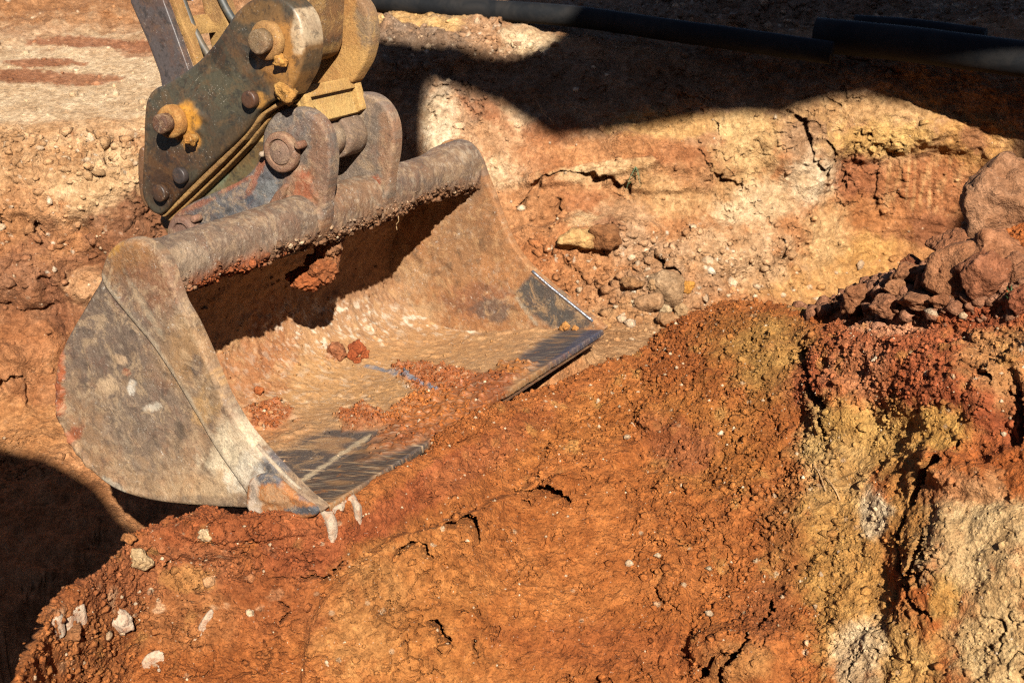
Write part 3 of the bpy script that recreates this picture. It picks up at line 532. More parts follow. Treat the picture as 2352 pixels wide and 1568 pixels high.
# far plate
far_front = [(1388, 755), (1345, 722), (1300, 686), (1258, 652), (1220, 618), (1192, 585), (1168, 545), (1148, 495), (1130, 445), (1112, 400), (1100, 366), (1084, 340), (1060, 326), (1036, 322)]
nb = np.array(near_back, float); fb = to_px(PL(nb[:, 0], nb[:, 1], 0)+WD*WB)[0]
far_out = far_front + [tuple(x) for x in fb[1:]]; far_out[14] = (1012, 330)
farcol = mottle((176, 116, 66), [((1060, 560, 90, 120), (164, 114, 70), .9), ((900, 640, 90, 70), (190, 140, 92), .8), ((1060, 430, 60, 50), (150, 108, 72), .8), ((1150, 640, 60, 60), (186, 124, 72), .9), ((1100, 690, 80, 40), (156, 98, 60), .9), ((930, 720, 90, 30), (204, 160, 112), .8), ((1120, 360, 20, 60), (134, 106, 82), .8), ((1130, 710, 50, 24, 10), (96, 80, 66), .7)], .04)
steelpoly = [(1180, 672), (1222, 632), (1262, 655), (1370, 748), (1300, 762), (1262, 752), (1215, 720)]
def farpaint(px, P):
    c = farcol(px, P); k = (pmask(px, steelpoly, 6, fbm(P, .03, 3, 8)*10)*.95)[..., None]; c = c*(1-k)+C(78, 72, 64)*k; k2 = (sstep(4.5, 2, seg_dist(px, [(1186, 682), (1206, 712), (1232, 745)]))*.8)[..., None]; k3 = (k*sstep(.2, .5, fbm(P*np.array([1, 1, 4.]), .012, 4, 47)[..., None])*.5); c = c*(1-k3)+C(170, 140, 100)*k3; return c*(1-k2)+C(170, 150, 120)*k2
slab('side_plate', far_out, WB, WB+.022, INNER, bk, farpaint, .0065, .005, disp=lambda px, P: (fbm(P, .04, 3, 4)*.003+.002*fbm(P, .012, 3, 6))*(1-pmask(px, steelpoly, 10)))
# bright worn edge strips
def strip(name, line, w0, w1, r, mat, col, parent=bk):
    l_ = np.array(line, float); P = PL(l_[:, 0], l_[:, 1], (w0+w1)/2); return tube(name, P, r, mat, parent, col, 10, .012)
strip('worn_edge', [(1222, 622), (1262, 657), (1310, 696), (1362, 738)], WB-.001, WB+.003, .0036, SHINY, (220, 220, 220))
strip('worn_edge', [(590, 1022), (612, 1047), (655, 1093), (690, 1126)], -.006, .008, .0045, RUST, (196, 172, 140))
# shell : inside surface fine, outside coarse
path = np.array([(300, 630), (262, 640), (232, 668), (198, 722), (166, 782), (146, 842), (142, 900), (152, 962), (180, 1018), (222, 1070), (272, 1108), (330, 1134), (400, 1146), (480, 1152), (560, 1157), (622, 1163), (690, 1170), (742, 1174)], float)
q2 = to2(PL(path[:, 0], path[:, 1], 0)); s = np.concatenate([[0], np.cumsum(np.linalg.norm(np.diff(q2, axis=0), axis=1))])
ns, nw = 220, 420; q2 = pchip(s, q2, np.linspace(0, s[-1], ns)); wv_ = np.linspace(.018, WB+.004, nw)
G = from2(np.repeat(q2[:, None], nw, 1), np.broadcast_to(wv_, (ns, nw))); N = normals(G); inside = from2(to2(PL(np.array([430.]), np.array([900.]), 0)), np.array([.5]))[0]
N *= np.sign(((inside-G)*N).sum(-1, keepdims=True)); px, _ = to_px(G)
wp = fbm(G, .05, 3, 3)
red = [(1100, 865), (1180, 905), (1230, 868), (1300, 822), (1250, 862), (1180, 925), (1060, 1000), (1010, 1020), (960, 1000), (880, 985), (790, 985), (770, 955), (830, 935), (880, 955), (960, 900), (900, 860), (930, 835), (1030, 850)]
redm = np.maximum.reduce([pmask(px, red, 8, wp*14), ell(px, (1130, 885, 95, 26, -25), wp*.6), ell(px, (1010, 960, 170, 40, -25), wp*.5), ell(px, (610, 955, 55, 32), wp*1.0)*(fbm(G, .03, 3, 61) > -.25), ell(px, (830, 960, 50, 18), wp*.6), ell(px, (1000, 860, 70, 14, 5), wp)*.9, ell(px, (760, 825, 20, 8), wp)*.5])
nearst = pmask(px, [(612, 1050), (760, 985), (850, 975), (1010, 1002), (1010, 1015), (740, 1165), (690, 1110)], 8, wp*12)*(1-redm)
farst = pmask(px, [(1135, 862), (1290, 762), (1385, 748), (1392, 760), (1270, 835), (1180, 870)], 7, wp*10)*(1-redm*.8)
inp = paint(px, G, C(196, 142, 90), [((950, 800, 220, 60), (200, 142, 86), .9), ((760, 880, 260, 70), (202, 146, 88), .9), ((560, 860, 80, 80), (176, 112, 64), .9), ((620, 780, 60, 120), (170, 104, 56), .8), ((820, 740, 150, 60), (190, 136, 86), .8), ((760, 720, 100, 50), (184, 134, 90), .8), ((880, 700, 120, 60), (196, 150, 104), .7), ((840, 600, 160, 140), (150, 96, 56), .6), ((590, 980, 90, 40), (192, 122, 68), .7)], .05)
fl = (sstep(.08, .22, fbm(G, .024, 5, 50, .72))*np.maximum.reduce([ell(px, (760, 745, 180, 60), wp*.5), ell(px, (1000, 745, 110, 30, 8), wp*.4), ell(px, (980, 905, 80, 26, 25), wp*.4), .35*ell(px, (700, 870, 200, 100), wp*.4)])*.85)[..., None]
inp = inp*(1-fl)+C(236, 212, 178)*fl
sw = np.stack(np.broadcast_arrays((np.linspace(0, s[-1], ns)*13)[:, None]+2*perlin(np.stack([wv_*6, wv_*0, wv_*0], -1))[None], (wv_*105)[None], 0.5), -1); st1 = perlin(sw, 3)+.6*perlin(sw*np.array([2, 2.1, 1]), 4); st2 = perlin(sw*np.array([.7, .25, 1])+9, 5)
def over(c, m, rgb, s=1.0): k = (m*s)[..., None]; return c*(1-k)+lin(rgb)*k
inp = over(inp, ell(px, (820, 985, 120, 12, -22), 0)*0, (0, 0, 0))
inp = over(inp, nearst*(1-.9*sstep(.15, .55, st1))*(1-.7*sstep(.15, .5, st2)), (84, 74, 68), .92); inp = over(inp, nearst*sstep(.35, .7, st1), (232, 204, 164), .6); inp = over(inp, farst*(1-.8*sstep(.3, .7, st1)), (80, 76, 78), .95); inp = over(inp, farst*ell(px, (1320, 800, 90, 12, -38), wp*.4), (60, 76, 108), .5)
redc = paint(px, G, C(176, 98, 50), [((1000, 950, 120, 50), (200, 116, 52), .8), ((1190, 850, 60, 20), (204, 128, 60), .7)], .02); inp = inp*(1-redm[..., None])+redc*redm[..., None]
vo = voro(G, .022, 6); vo2 = voro(G, .010, 7)
hgt = .003+.0045*fbm(G, .06, 4, 4, .6)+.0022*fbm(G, .014, 3, 6)+.005*sstep(.1, .35, fbm(G, .045, 4, 26, .6))
hgt = hgt*(1-np.clip(nearst+farst, 0, 1)) + redm*(.006+.006*fbm(G, .04, 3, 14)+np.clip(.6-vo[0], 0, .6)*.012*vo[2]*2+np.clip(.6-vo2[0], 0, .6)*.006)
hgt -= redm*sstep(.06, .0, vo[1]-vo[0])*.004
backw = sstep(.5, .3, np.linspace(0, 1, ns))[:, None]; hgt = hgt + backw*fbm(G, .04, 4, 24)*.005
inp = over(inp, sstep(7, 3, seg_dist(px, [(690, 1106), (760, 1058), (850, 1000)])+6*fbm(G, .02, 3, 44)), (222, 190, 146), .85)
# mid strip (thin steel rib seen in the floor)
rib = sstep(6, 3, seg_dist(px, [(838, 842), (900, 858), (960, 882), (1003, 905)])); inp = over(inp, rib*(fbm(G, .02, 2, 33) > -.2), (128, 130, 136), .9)
hgt = hgt*np.where(np.arange(ns) > ns-5, .35, 1)[:, None]; Gi = G + N*(hgt)[..., None]; cut = int(ns*.885)
mk('shell', Gi[:cut+1].reshape(-1, 3), grid_faces(cut+1, nw), INNER, bk, inp[:cut+1].reshape(-1, 3))
STG = Gi[cut:].copy() + N[cut:]*.003; lip = Gi[-1:] + 0; STG = np.concatenate([STG, STG[-1:]-N[-1:]*.006+0, STG[-1:]-N[-1:]*.014-(N[-1:]*0)], 0)
ci = np.concatenate([inp[cut:], inp[-1:]*.9, inp[-1:]*.6], 0)
mk('cutting_edge', STG.reshape(-1, 3), grid_faces(STG.shape[0], nw), STEEL, bk, ci.reshape(-1, 3))
dirtband = redm > .5
# steel look inside the blade area of the shell comes from a separate thin wear strip
js = slice(int(ns*.72), cut-1)
Go = G - N*.018; mk('shell_back', np.concatenate([Go[::5], Go[-1:]], 0)[:, ::5].reshape(-1, 3), grid_faces(len(np.concatenate([Go[::5], Go[-1:]], 0)), len(range(0, nw, 5))), RUST, bk, lin((140, 92, 58)))
# torsion tube across the top with mud hanging under it
cn = to2(PL(np.array(304.), np.array(632.), 0)); nt_, na_ = 420, 72; wt = np.linspace(.006, WB+.012, nt_); A = np.arange(na_)/na_*2*math.pi
base = from2(np.repeat(np.stack([cn[0]+0*A, cn[1]+0*A], 1)[None], nt_, 0), np.broadcast_to(wt[:, None], (nt_, na_)))
rd = (np.cos(A)[:, None]*E1+np.sin(A)[:, None]*E2)[None]; up_ = rd @ np.array([0, 0, 1.]); fr = rd @ np.array([.25, -.95, 0])
R0 = .050+.012*sstep(.10, .0, wt)[:, None]+.012*sstep(.97, 1.08, wt)[:, None]
V = base+rd*R0[..., None]; px, _ = to_px(V)
m1 = sstep(.05, -.75, np.broadcast_to(up_, (nt_, na_))+.35*fbm(V, .06, 3, 2)); lump = voro(V+.01*fbm(V, .03, 2, 9)[..., None], .022, 12)
lump2 = voro(V+.004*fbm(V, .01, 2, 19)[..., None], .010, 13); hang = m1*(.004+.016*np.clip(fbm(V, .10, 2, 8)+.30, 0, 1)+.008*np.clip(.6-lump[0], -.1, .6)*(.4+lump[2])+.004*np.clip(.6-lump2[0], -.1, .6)+.003*fbm(V, .009, 3, 7))
V = V + rd*(hang+.0012*fbm(V, .03, 3, 4)+.0008*fbm(V, .008, 2, 5))[..., None]
tc = paint(px, V, C(128, 102, 80), [((520, 560, 300, 60, -18), (142, 112, 86), .6), ((420, 590, 60, 30), (176, 146, 114), .7), ((1000, 370, 120, 40), (136, 102, 72), .8), ((820, 450, 90, 40), (150, 108, 74), .8)], .04)
tc = tc*(1+.3*fbm(V, .04, 4, 81))[..., None]; a_ = sstep(.0, .4, fbm(V*np.array([1, 1, .5]), .014, 4, 82, .65)+.3*fbm(V, .12, 2, 83)); tc = over(tc, a_, (202, 176, 142), .45); tc = over(tc, m1, (158, 108, 70), .8); tc = over(tc, m1*ell(px, (520, 620, 110, 30, -15), fbm(V, .04, 2, 3)), (168, 84, 40), .9)
kf = sstep(.3, .6, fbm(V*np.array([1, 1, 1]), .018, 3, 51)); tc = over(tc, kf*(1-m1), (192, 164, 132), .6)
ii = np.arange((nt_-1)*na_); i0 = (ii//na_)*na_; j0 = ii % na_; fc = np.stack([i0+j0, i0+(j0+1) % na_, i0+na_+(j0+1) % na_, i0+na_+j0], 1)
TUBEV, TUBEN, TUBEM, TUBEC = V.copy(), np.broadcast_to(rd, V.shape), m1, tc
mk('torsion_tube', V.reshape(-1, 3), fc, RUST, bk, tc.reshape(-1, 3))
# ears that carry the pin
ear = [(690, 578), (620, 600), (520, 610), (400, 605), (386, 560), (383, 525), (398, 494), (440, 466), (500, 438), (548, 416), (580, 388), (600, 350), (604, 305), (625, 268), (652, 252), (690, 251), (722, 268), (745, 300), (757, 345), (756, 400), (748, 450), (746, 490), (738, 530), (722, 560)]
earc = mottle((118, 100, 84), [((580, 450, 110, 60, -25), (106, 102, 100), .9), ((480, 490, 90, 40), (98, 92, 88), .9), ((620, 440, 40, 26), (130, 126, 118), .7), ((680, 280, 60, 40), (122, 108, 96), .8), ((735, 380, 24, 130), (140, 100, 72), .85), ((690, 440, 40, 60), (158, 104, 66), .85), ((700, 430, 22, 30), (166, 84, 44), .7), ((700, 530, 50, 40), (160, 112, 74), .95), ((410, 510, 26, 40), (140, 88, 62), .8), ((590, 400, 8, 60, 25), (170, 92, 52), .7), ((540, 425, 50, 6, -28), (166, 92, 56), .8), ((452, 472, 50, 6, -22), (158, 92, 62), .8), ((565, 460, 22, 12), (52, 62, 72), .6), ((600, 520, 110, 20, -15), (138, 124, 104), .7)], .03)
eard = lambda px, P: fbm(P, .03, 3, 4)*.0025+ell(px, (700, 520, 60, 60), fbm(P, .04, 2, 3))*(.010+.008*fbm(P, .02, 3, 9))+ell(px, (690, 430, 30, 40), fbm(P, .03, 2, 3))*.004
slab('pin_ear', ear, .49, .522, RUST, bk, earc, .005, .006, disp=eard)
fe = [(x, y) for x, y in to_px(PL(np.array([e[0] for e in ear], float), np.array([e[1] for e in ear], float), .49)+WD*.232)[0]]
earc2 = mottle((132, 110, 90), [((870, 430, 60, 60), (134, 112, 90), .8), ((860, 416, 16, 18), (166, 80, 40), .9), ((890, 330, 20, 120), (156, 112, 78), .8), ((860, 230, 50, 30), (132, 108, 88), .8), ((870, 480, 60, 30), (152, 106, 72), .8)], .03)
slab('pin_ear', fe, .722, .754, RUST, bk, earc2, .006, .006, disp=lambda px, P: fbm(P, .03, 3, 4)*.002+ell(px, (870, 480, 60, 30), fbm(P, .04, 2, 3))*.006)
# weld gusset on the ear
slab('gusset', [(600, 508), (640, 440), (660, 420), (668, 424), (652, 470), (640, 500)], .476, .4895, RUST, bk, flatcol((146, 100, 70)), .006, .004, at=.49, smooth=False)
rod('pin', 654, 346, .49, .475, .70, .030, RUST, bk, (150, 112, 84), rough=.001)
rod('lock_ring', 657, 347, .49, .466, .4895, .0425, RUST, bk, (150, 108, 80), 48, .005, .0012, dish=(.029, .006))
rod('pin_head', 657, 347, .49, .4675, .480, .0265, RUST, bk, (146, 112, 88), 40, .003, .0006, dish=(.003, .003))
rod('lock_bolt', 701, 330, .49, .462, .4895, .0085, RUST, bk, (150, 100, 70), 14, .003, .001)
rod('lock_bolt', 612, 352, .49, .470, .4895, .006, RUST, bk, (190, 160, 130), 12, .003, .001)
rod('pin_sleeve', 656, 344, .49, .5225, .655, .0375, RUST, bk, flatcol((146, 118, 92), [((780, 310, 60, 14), (190, 160, 124), .5)]), 48, .004, .0012, steps=8)
rod('pin_collar', 656, 344, .49, .655, .7215, .048, RUST, bk, (138, 110, 86), 48, .005, .0014, steps=4)
rod('lock_ring', 440, 528, .49, .455, .4895, .037, RUST, bk, (134, 98, 78), 40, .004, .0015, dish=(.024, .006))
rod('lock_bolt', 462, 498, .49, .462, .4895, .008, RUST, bk, (156, 110, 84), 12, .003, .001)
# lump of mud hanging under the tube
def blob(name, c, rad, mat, col, parent=None, base=None, sub=4, seed=1, amp=.35, sq=(1, 1, 1), rot=None, det=.5, sc=1.0, colf=None, planes=True):
    bm = bmesh.new(); bmesh.ops.create_icosphere(bm, subdivisions=sub, radius=1); D = np.array([tuple(v.co) for v in bm.verts]); Fc = np.array([[v.index for v in f.verts] for f in bm.faces]); bm.free()
    f1, f2, idc = voro(D*1.0+seed*3.1, .9*sc, seed); cellv = np.clip(f2-f1, 0, .4)
    r = 1+amp*fbm(D+seed*5.7, .9, 3, seed)+amp*.5*(idc-.5)*sstep(0, .2, f2-f1)+det*.10*fbm(D+seed, .22, 3, seed+5)
    pr = np.random.default_rng(seed); pn = pr.normal(size=(13, 3)); pn /= np.linalg.norm(pn, axis=1, keepdims=True); ph = .62+.30*pr.random(13)
    dn = np.maximum(D @ pn.T, 1e-3); rp = np.sort(ph/dn, axis=1); r = r*np.minimum(rp[:, 0], 1.12)*1.28 + .085*fbm(D+seed, .34, 4, seed+9, .6); r = r if planes else 1+amp*.8*fbm(D+seed*5.7, .8, 3, seed)+.22*fbm(D+seed, .25, 3, seed+5)+.10*(.5-voro(D*1.0+seed, .22, seed)[0])
    V = D*r[:, None]*np.array(sq)*rad
    if rot is not None: V = V @ rot.T
    V = V+np.array(c); cc = np.broadcast_to(lin(col), V.shape) if colf is None else colf(V)
    return mk(name, V, Fc, mat, parent, cc, base=base)
for (u, v, w_, rd_, sq_, cc_, sd_) in ((758, 548, .60, .034, (1, 1, 1.2), (160, 108, 70), 3), (752, 585, .60, .027, (1, 1, 1.7), (166, 104, 62), 4), (738, 615, .585, .030, (1.2, 1, 1.1), (164, 96, 54), 5), (705, 640, .57, .030, (1.3, 1, .85), (168, 92, 48), 6)):
    blob('mud_lump', PL(np.array(float(u)), np.array(float(v)), w_), rd_, CAKE, cc_, bk, sub=5, seed=sd_, sq=sq_, planes=False, amp=.45)
# ================================================================ the hitch
ht = thing('quick_hitch', PL(np.array(500.), np.array(480.), .58), 'dark grey and yellow quick hitch, bolted plates joining the arm to the bucket', 'quick hitch')
hp = [(640, 226), (612, 240), (588, 262), (570, 292), (545, 320), (500, 362), (455, 405), (410, 450), (372, 490), (352, 490), (334, 468), (325, 440), (326, 400), (329, 340), (331, 270), (336, 232), (350, 208), (378, 193), (420, 168), (458, 138), (492, 100), (520, 60), (548, 22), (585, -4), (622, -8), (660, 6), (685, 36), (697, 75), (699, 120), (690, 165), (672, 200), (658, 222)]
hcol = flatcol((78, 68, 52), [((440, 200, 110, 60), (84, 78, 62), .8), ((520, 200, 60, 60), (88, 80, 60), .8), ((370, 400, 60, 70), (72, 48, 32), .9), ((400, 440, 50, 40), (58, 38, 26), .9), ((428, 280, 34, 40), (206, 140, 54), 1), ((440, 320, 22, 26), (200, 136, 60), .9), ((640, 120, 60, 80), (178, 122, 62), .95), ((600, 30, 60, 30), (128, 92, 52), .8), ((690, 60, 16, 60), (206, 176, 136), .8), ((597, 228, 24, 20), (190, 134, 66), .9), ((660, 190, 30, 30), (160, 112, 58), .8), ((500, 110, 12, 50, 35), (40, 34, 28), .5), ((510, 140, 14, 40, -30), (44, 38, 30), .6), ((530, 330, 90, 30, -42), (84, 62, 40), .6), ((340, 215, 30, 12, -30), (120, 92, 60), .6), ((333, 330, 6, 100), (112, 82, 52), .6)], .10)
slab('side_plate', hp, .465, .526, HITCH, ht, hcol, .0055, .006, disp=lambda px, P: fbm(P, .06, 3, 4)*.001+ell(px, (425, 285, 40, 40), fbm(P, .03, 2, 3)*.5)*.006+ell(px, (640, 120, 60, 80), fbm(P, .03, 2, 3)*.5)*.005)
sh = to_px(PL(np.array([e[0] for e in hp], float), np.array([e[1] for e in hp], float), .465)+WD*.225)[0]
slab('side_plate', [tuple(x) for x in sh], .690, .725, YEL, ht, flatcol((182, 128, 66), [((840, 40, 24, 120), (130, 108, 82), .8), ((820, 160, 40, 60), (200, 148, 78), .8)], .04), .007, .006)
lower = [(372, 490), (455, 407), (545, 322), (600, 262), (650, 230), (700, 250), (720, 300), (700, 420), (640, 520), (520, 580), (420, 570), (380, 530)]
slab('lower_plate', lower, .5275, .56, HITCH, ht, flatcol((110, 86, 54), [((500, 415, 30, 14, -38), (150, 190, 160), .9), ((520, 430, 90, 30, -35), (104, 92, 62), .8), ((470, 450, 60, 14, -30), (120, 110, 80), .6)], .03), .007, .003, at=.5275)
rib1 = [(362, 494), (408, 452), (453, 408), (500, 364), (545, 322), (575, 288), (596, 262), (640, 232), (655, 236), (610, 262), (590, 285), (560, 322), (512, 372), (466, 416), (420, 460), (376, 500)]
ribc = flatcol((176, 130, 72), [((500, 370, 150, 8, -42), (120, 84, 46), .5)], .02)
slab('weld_rib', rib1, .478, .527, YEL, ht, ribc, .005, .004, at=.478, disp=lambda px, P: .002*fbm(P, .015, 3, 4), smooth=False)
rib2 = [(x+13, y+9) for x, y in rib1]; slab('weld_rib', rib2, .500, .5272, YEL, ht, ribc, .005, .004, at=.500, disp=lambda px, P: .002*fbm(P, .015, 3, 4), smooth=False)
slab('foot_plate', [(317, 352), (330, 345), (334, 440), (345, 480), (330, 470), (318, 430)], .54, .57, HITCH, ht, flatcol((120, 84, 56)), .007, .004, at=.54)
# yellow cross casting between the plates
slab('cross_casting', [(560, 240), (640, 218), (684, 206), (690, 224), (694, 250), (706, 286), (640, 330), (560, 330)], .527, .726, YEL, ht, flatcol((206, 162, 92), [((690, 215, 30, 10), (190, 144, 76), .7)], .03), .006, .005, at=.527, smooth=False)
slab('cross_rim', [(676, 203), (692, 199), (700, 226), (694, 229), (686, 222)], .535, .72, YEL, ht, flatcol((196, 148, 80)), .004, .003, at=.527, smooth=False)
slab('cross_rim', [(686, 205), (698, 212), (716, 280), (704, 288), (690, 250)], .527, .545, YEL, ht, flatcol((204, 156, 86)), .004, .003, at=.527, smooth=False)
slab('cross_rim', [(686, 205), (698, 212), (716, 280), (704, 288), (690, 250)], .705, .726, YEL, ht, flatcol((204, 156, 86)), .004, .003, at=.527, smooth=False)
blob('dirt_lump', PL(np.array(655.), np.array(216.), .462), .016, CAKE, (196, 142, 74), ht, sub=4, seed=11, sq=(1.3, 1, 1.2))
for (u, v, rc, rp, h1, h2, cc, pc) in ((408, 277, .036, .0215, .433, .408, (176, 116, 52), (104, 66, 42)), (624, 92, .040, .025, .440, .418, (172, 122, 66), (136, 106, 70))):
    rod('collar', u, v, .465, h1, .4645, rc, YEL, ht, cc, 44, .008, .003, steps=4)
    rod('pin', u, v, .465, h2, h1+.004, rp, RUST, ht, pc, 36, .004, .0008)
for (u, v) in ((452, 316), (656, 134)):
    rod('grease_cap', u, v, .465, .435, .4645, .009, YEL, ht, (190, 134, 66), 14, .003, .003); P = PL(np.array(u-14.), np.array(v+6.), .445); blob('dirt_lump', P, .0105, CAKE, (196, 136, 66), ht, sub=3, seed=int(u), sq=(1.2, 1, 1.1))
for (u, v, r, c) in ((582, 227, .0185, (92, 62, 44)), (422, 401, .0185, (72, 60, 54)), (376, 441, .0195, (66, 50, 40))):
    rod('bolt', u, v, .465, .4745-.028, .4645, r, HITCH, ht, c, 36, .003, .0003)

# ================================================================ the arm
am = thing('excavator', PL(np.array(650.), np.array(60.), .6), 'muddy yellow excavator, only the end of its arm and tipping links in view', 'excavator')
stick = [(604, 92), (612, 128), (636, 148), (668, 150), (694, 136), (704, 110), (706, 70), (712, -60), (730, -400), (600, -420), (575, -120), (590, 40)]
slab('stick', stick, .552, .675, YEL, am, flatcol((128, 92, 52), [((770, 20, 60, 60), (134, 96, 56), .8), ((760, 110, 80, 12, -14), (170, 128, 70), .7), ((750, 90, 80, 10, -14), (70, 48, 30), .8)], .04), .010, .004, at=.552, smooth=False)
rod('boss', 652, 92, .552, .528, .690, .054, YEL, am, flatcol((156, 112, 60)), 48, .006, .002, steps=6)
l1 = [(300, 8), (296, -20), (250, -200), (330, -200), (374, 0), (402, 75), (436, 170), (440, 250), (380, 250), (366, 170), (340, 100)]
slab('link_plate', l1, .54, .558, HITCH, am, flatcol((92, 80, 74), [((350, 60, 20, 20), (100, 76, 62), .5)], .04), .009, .003, at=.54, smooth=False)
slab('link_plate', [(460, -10), (430, -200), (500, -200), (506, 0), (528, 70), (560, 130), (560, 210), (500, 210), (485, 110)], .66, .70, YEL, am, flatcol((172, 128, 68), [((490, 20, 30, 40), (150, 106, 64), .6)], .04), .009, .004, at=.66, smooth=False)
slab('link_bridge', [(396, 62), (386, 46), (400, 40), (420, 66), (424, 84), (404, 86)], .559, .675, YEL, am, flatcol((176, 132, 72)), .008, .004, at=.557, smooth=False)
slab('link_edge', [(374, 0), (350, -160), (360, -160), (386, 0), (412, 72), (446, 168), (446, 230), (436, 230), (436, 170), (402, 75)], .5585, .585, YEL, am, flatcol((164, 118, 62)), .008, .002, at=.54, smooth=False)
def hosep(l, w): a = np.array(l, float); return PL(a[:, 0], a[:, 1], w)
tube('hose', hosep([(400, -160), (416, -20), (436, 45), (462, 100), (486, 140), (510, 200)], .60), .0085, HOSE, am, (70, 72, 66), 12, .012)
tube('hose', hosep([(385, -160), (400, -20), (420, 40), (446, 92), (478, 150), (500, 210)], .635), .0075, HOSE, am, (50, 50, 46), 12, .012)
tube('hose', hosep([(470, -120), (505, -10), (522, 25), (545, 60), (575, 100)], .66), .009, HOSE, am, (120, 100, 66), 12, .012)

# ---- added slabs out of view, shaped to shade the far bank and pit bottom
def sun_shape(name, poly_px, sheet, T, parent, thick):
    pts = np.array([hit(u, v, sheet)[0] if -150 < u < 2500 and v > -20 else hit(min(max(u, -150), 2490), max(v, 0), sheet)[0] + np.array([(u-min(max(u, -150), 2490))/F*4.4, 0, 0]) + (np.array([0, -v/F*16, 0]) if v < 0 else 0) for u, v in poly_px])
    c0 = pts.mean(0) - L*T; ax = np.cross(L, [0, 0, 1.]); ax /= np.linalg.norm(ax); ay = np.cross(ax, L)
    q = np.stack([(pts-c0) @ ax, (pts-c0) @ ay], 1); q = smooth_loop(q, 5); n = len(q)
    A_ = c0+q[:, :1]*ax+q[:, 1:]*ay - L*thick/2; B_ = A_ + L*thick
    return mk(name, np.vstack([A_, B_]), [tuple(range(n)), tuple(range(2*n-1, n-1, -1))]+[(i, (i+1) % n, n+(i+1) % n, n+i) for i in range(n)], YEL, parent, lin((190, 140, 60)), smooth=False)
sun_shape('bank_shade_blocker', [(760, 96), (870, 88), (950, 100), (1050, 106), (1120, 122), (1180, 128), (1235, 112), (1285, 80), (1310, 40), (1200, 26), (1150, -40), (1150, -700), (2600, -800), (5200, -700), (5200, 500), (2800, 800), (2300, 640), (2190, 540), (2200, 492), (2265, 430), (2335, 372), (2322, 315), (2280, 272), (2200, 250), (2080, 240), (1960, 228), (1860, 240), (1790, 266), (1700, 264), (1620, 268), (1500, 292), (1400, 306), (1290, 318), (1240, 300), (1190, 264), (1100, 222), (1000, 184), (982, 215), (974, 300), (968, 420), (850, 430), (760, 300)], 0, 6.0, am, .12)  # added blocker cut to the bank's shadow outline, widened to hold off sky light
sun_shape('pit_shade_blocker', [(-2600, 600), (-1200, 640), (-400, 900), (-150, 965), (0, 1022), (100, 1048), (170, 1082), (215, 1112), (244, 1136), (268, 1172), (302, 1206), (345, 1245), (385, 1300), (300, 1400), (225, 1470), (205, 1590), (170, 1700), (-300, 1800), (-1500, 1800), (-2600, 1500)], 0, 4.6, am, .15)  # added unseen blocker shading the pit bottom, extended left against sky light

# ================================================================ pipes and far things
def pipe(name, pts, r, label, group='black pipes along the bank', dz=.0, z=None):
    P = np.array([P_z(np.array(float(u)), np.array(float(v)), np.array(zz)) for u, v, zz in pts]); b = P.mean(0)
    o = tube(name, P, r, BLACK, None, (30, 32, 36), 28, .05, .001, base=b); return tag(o, label, 'pipe', group)
pipe('drain_pipe', [(700, -22, .16), (860, 2, .16), (1100, 22, .17), (1350, 42, .18), (1600, 78, .18), (1910, 122, .17)], .033, 'long black pipe lying along the top of the far bank, its left half in sun')
pipe('drain_pipe', [(1872, 80, .19), (2050, 98, .19), (2352, 136, .19), (2700, 180, .19)], .050, 'thickest black pipe, in deep shade at the right end of the bank')
pipe('drain_pipe', [(1960, 60, .18), (2100, 70, .18), (2260, 92, .18)], .034, 'short thin black pipe lying behind the thickest pipe in shade')
# pale sheet and block at the back
def boxy(name, u, v, z, size, mat, label, cat, rz=.3):
    c = P_z(np.array(float(u)), np.array(float(v)), np.array(z)); bm = bmesh.new(); bmesh.ops.create_cube(bm, size=1)
    bmesh.ops.scale(bm, vec=Vector(size), verts=bm.verts); bmesh.ops.bevel(bm, geom=bm.edges[:], offset=min(size)*.12, segments=2, profile=.6, affect='EDGES'); bmesh.ops.rotate(bm, cent=(0, 0, 0), matrix=__import__('mathutils').Matrix.Rotation(rz, 3, 'Z'), verts=bm.verts)
    bmesh.ops.subdivide_edges(bm, edges=bm.edges[:], cuts=3, use_grid_fill=True); V = np.array([tuple(x.co) for x in bm.verts]); V = V+.006*fbm(V+u, .06, 3, 2)[:, None]+np.array([0, 0, size[2]/2]); Fc = [tuple(x.index for x in f.verts) for f in bm.faces]; bm.free()
    return tag(mk(name, V+c, Fc, mat, None, lin((200, 190, 180)), base=c, smooth=False), label, cat)
# crumpled sheet
n_ = 40; uu, vv_ = np.meshgrid(np.linspace(0, 1, n_), np.linspace(0, 1, n_)); b = P_z(np.array(525.), np.array(-6.), np.array(.05))
X = np.stack([b[0]-.32+uu*.62, b[1]-.12+vv_*.5, .08+.18*vv_+0*uu], -1); X[..., 2] += .05*fbm(X, .12, 3, 3)+.02*perlin(X*30, 2)
tag(mk('crumpled_sheet', X.reshape(-1, 3), grid_faces(n_, n_), TARP, None, lin((200, 205, 210)), base=b), 'crumpled pale blue grey plastic sheet lying behind the tipping links', 'plastic sheet')

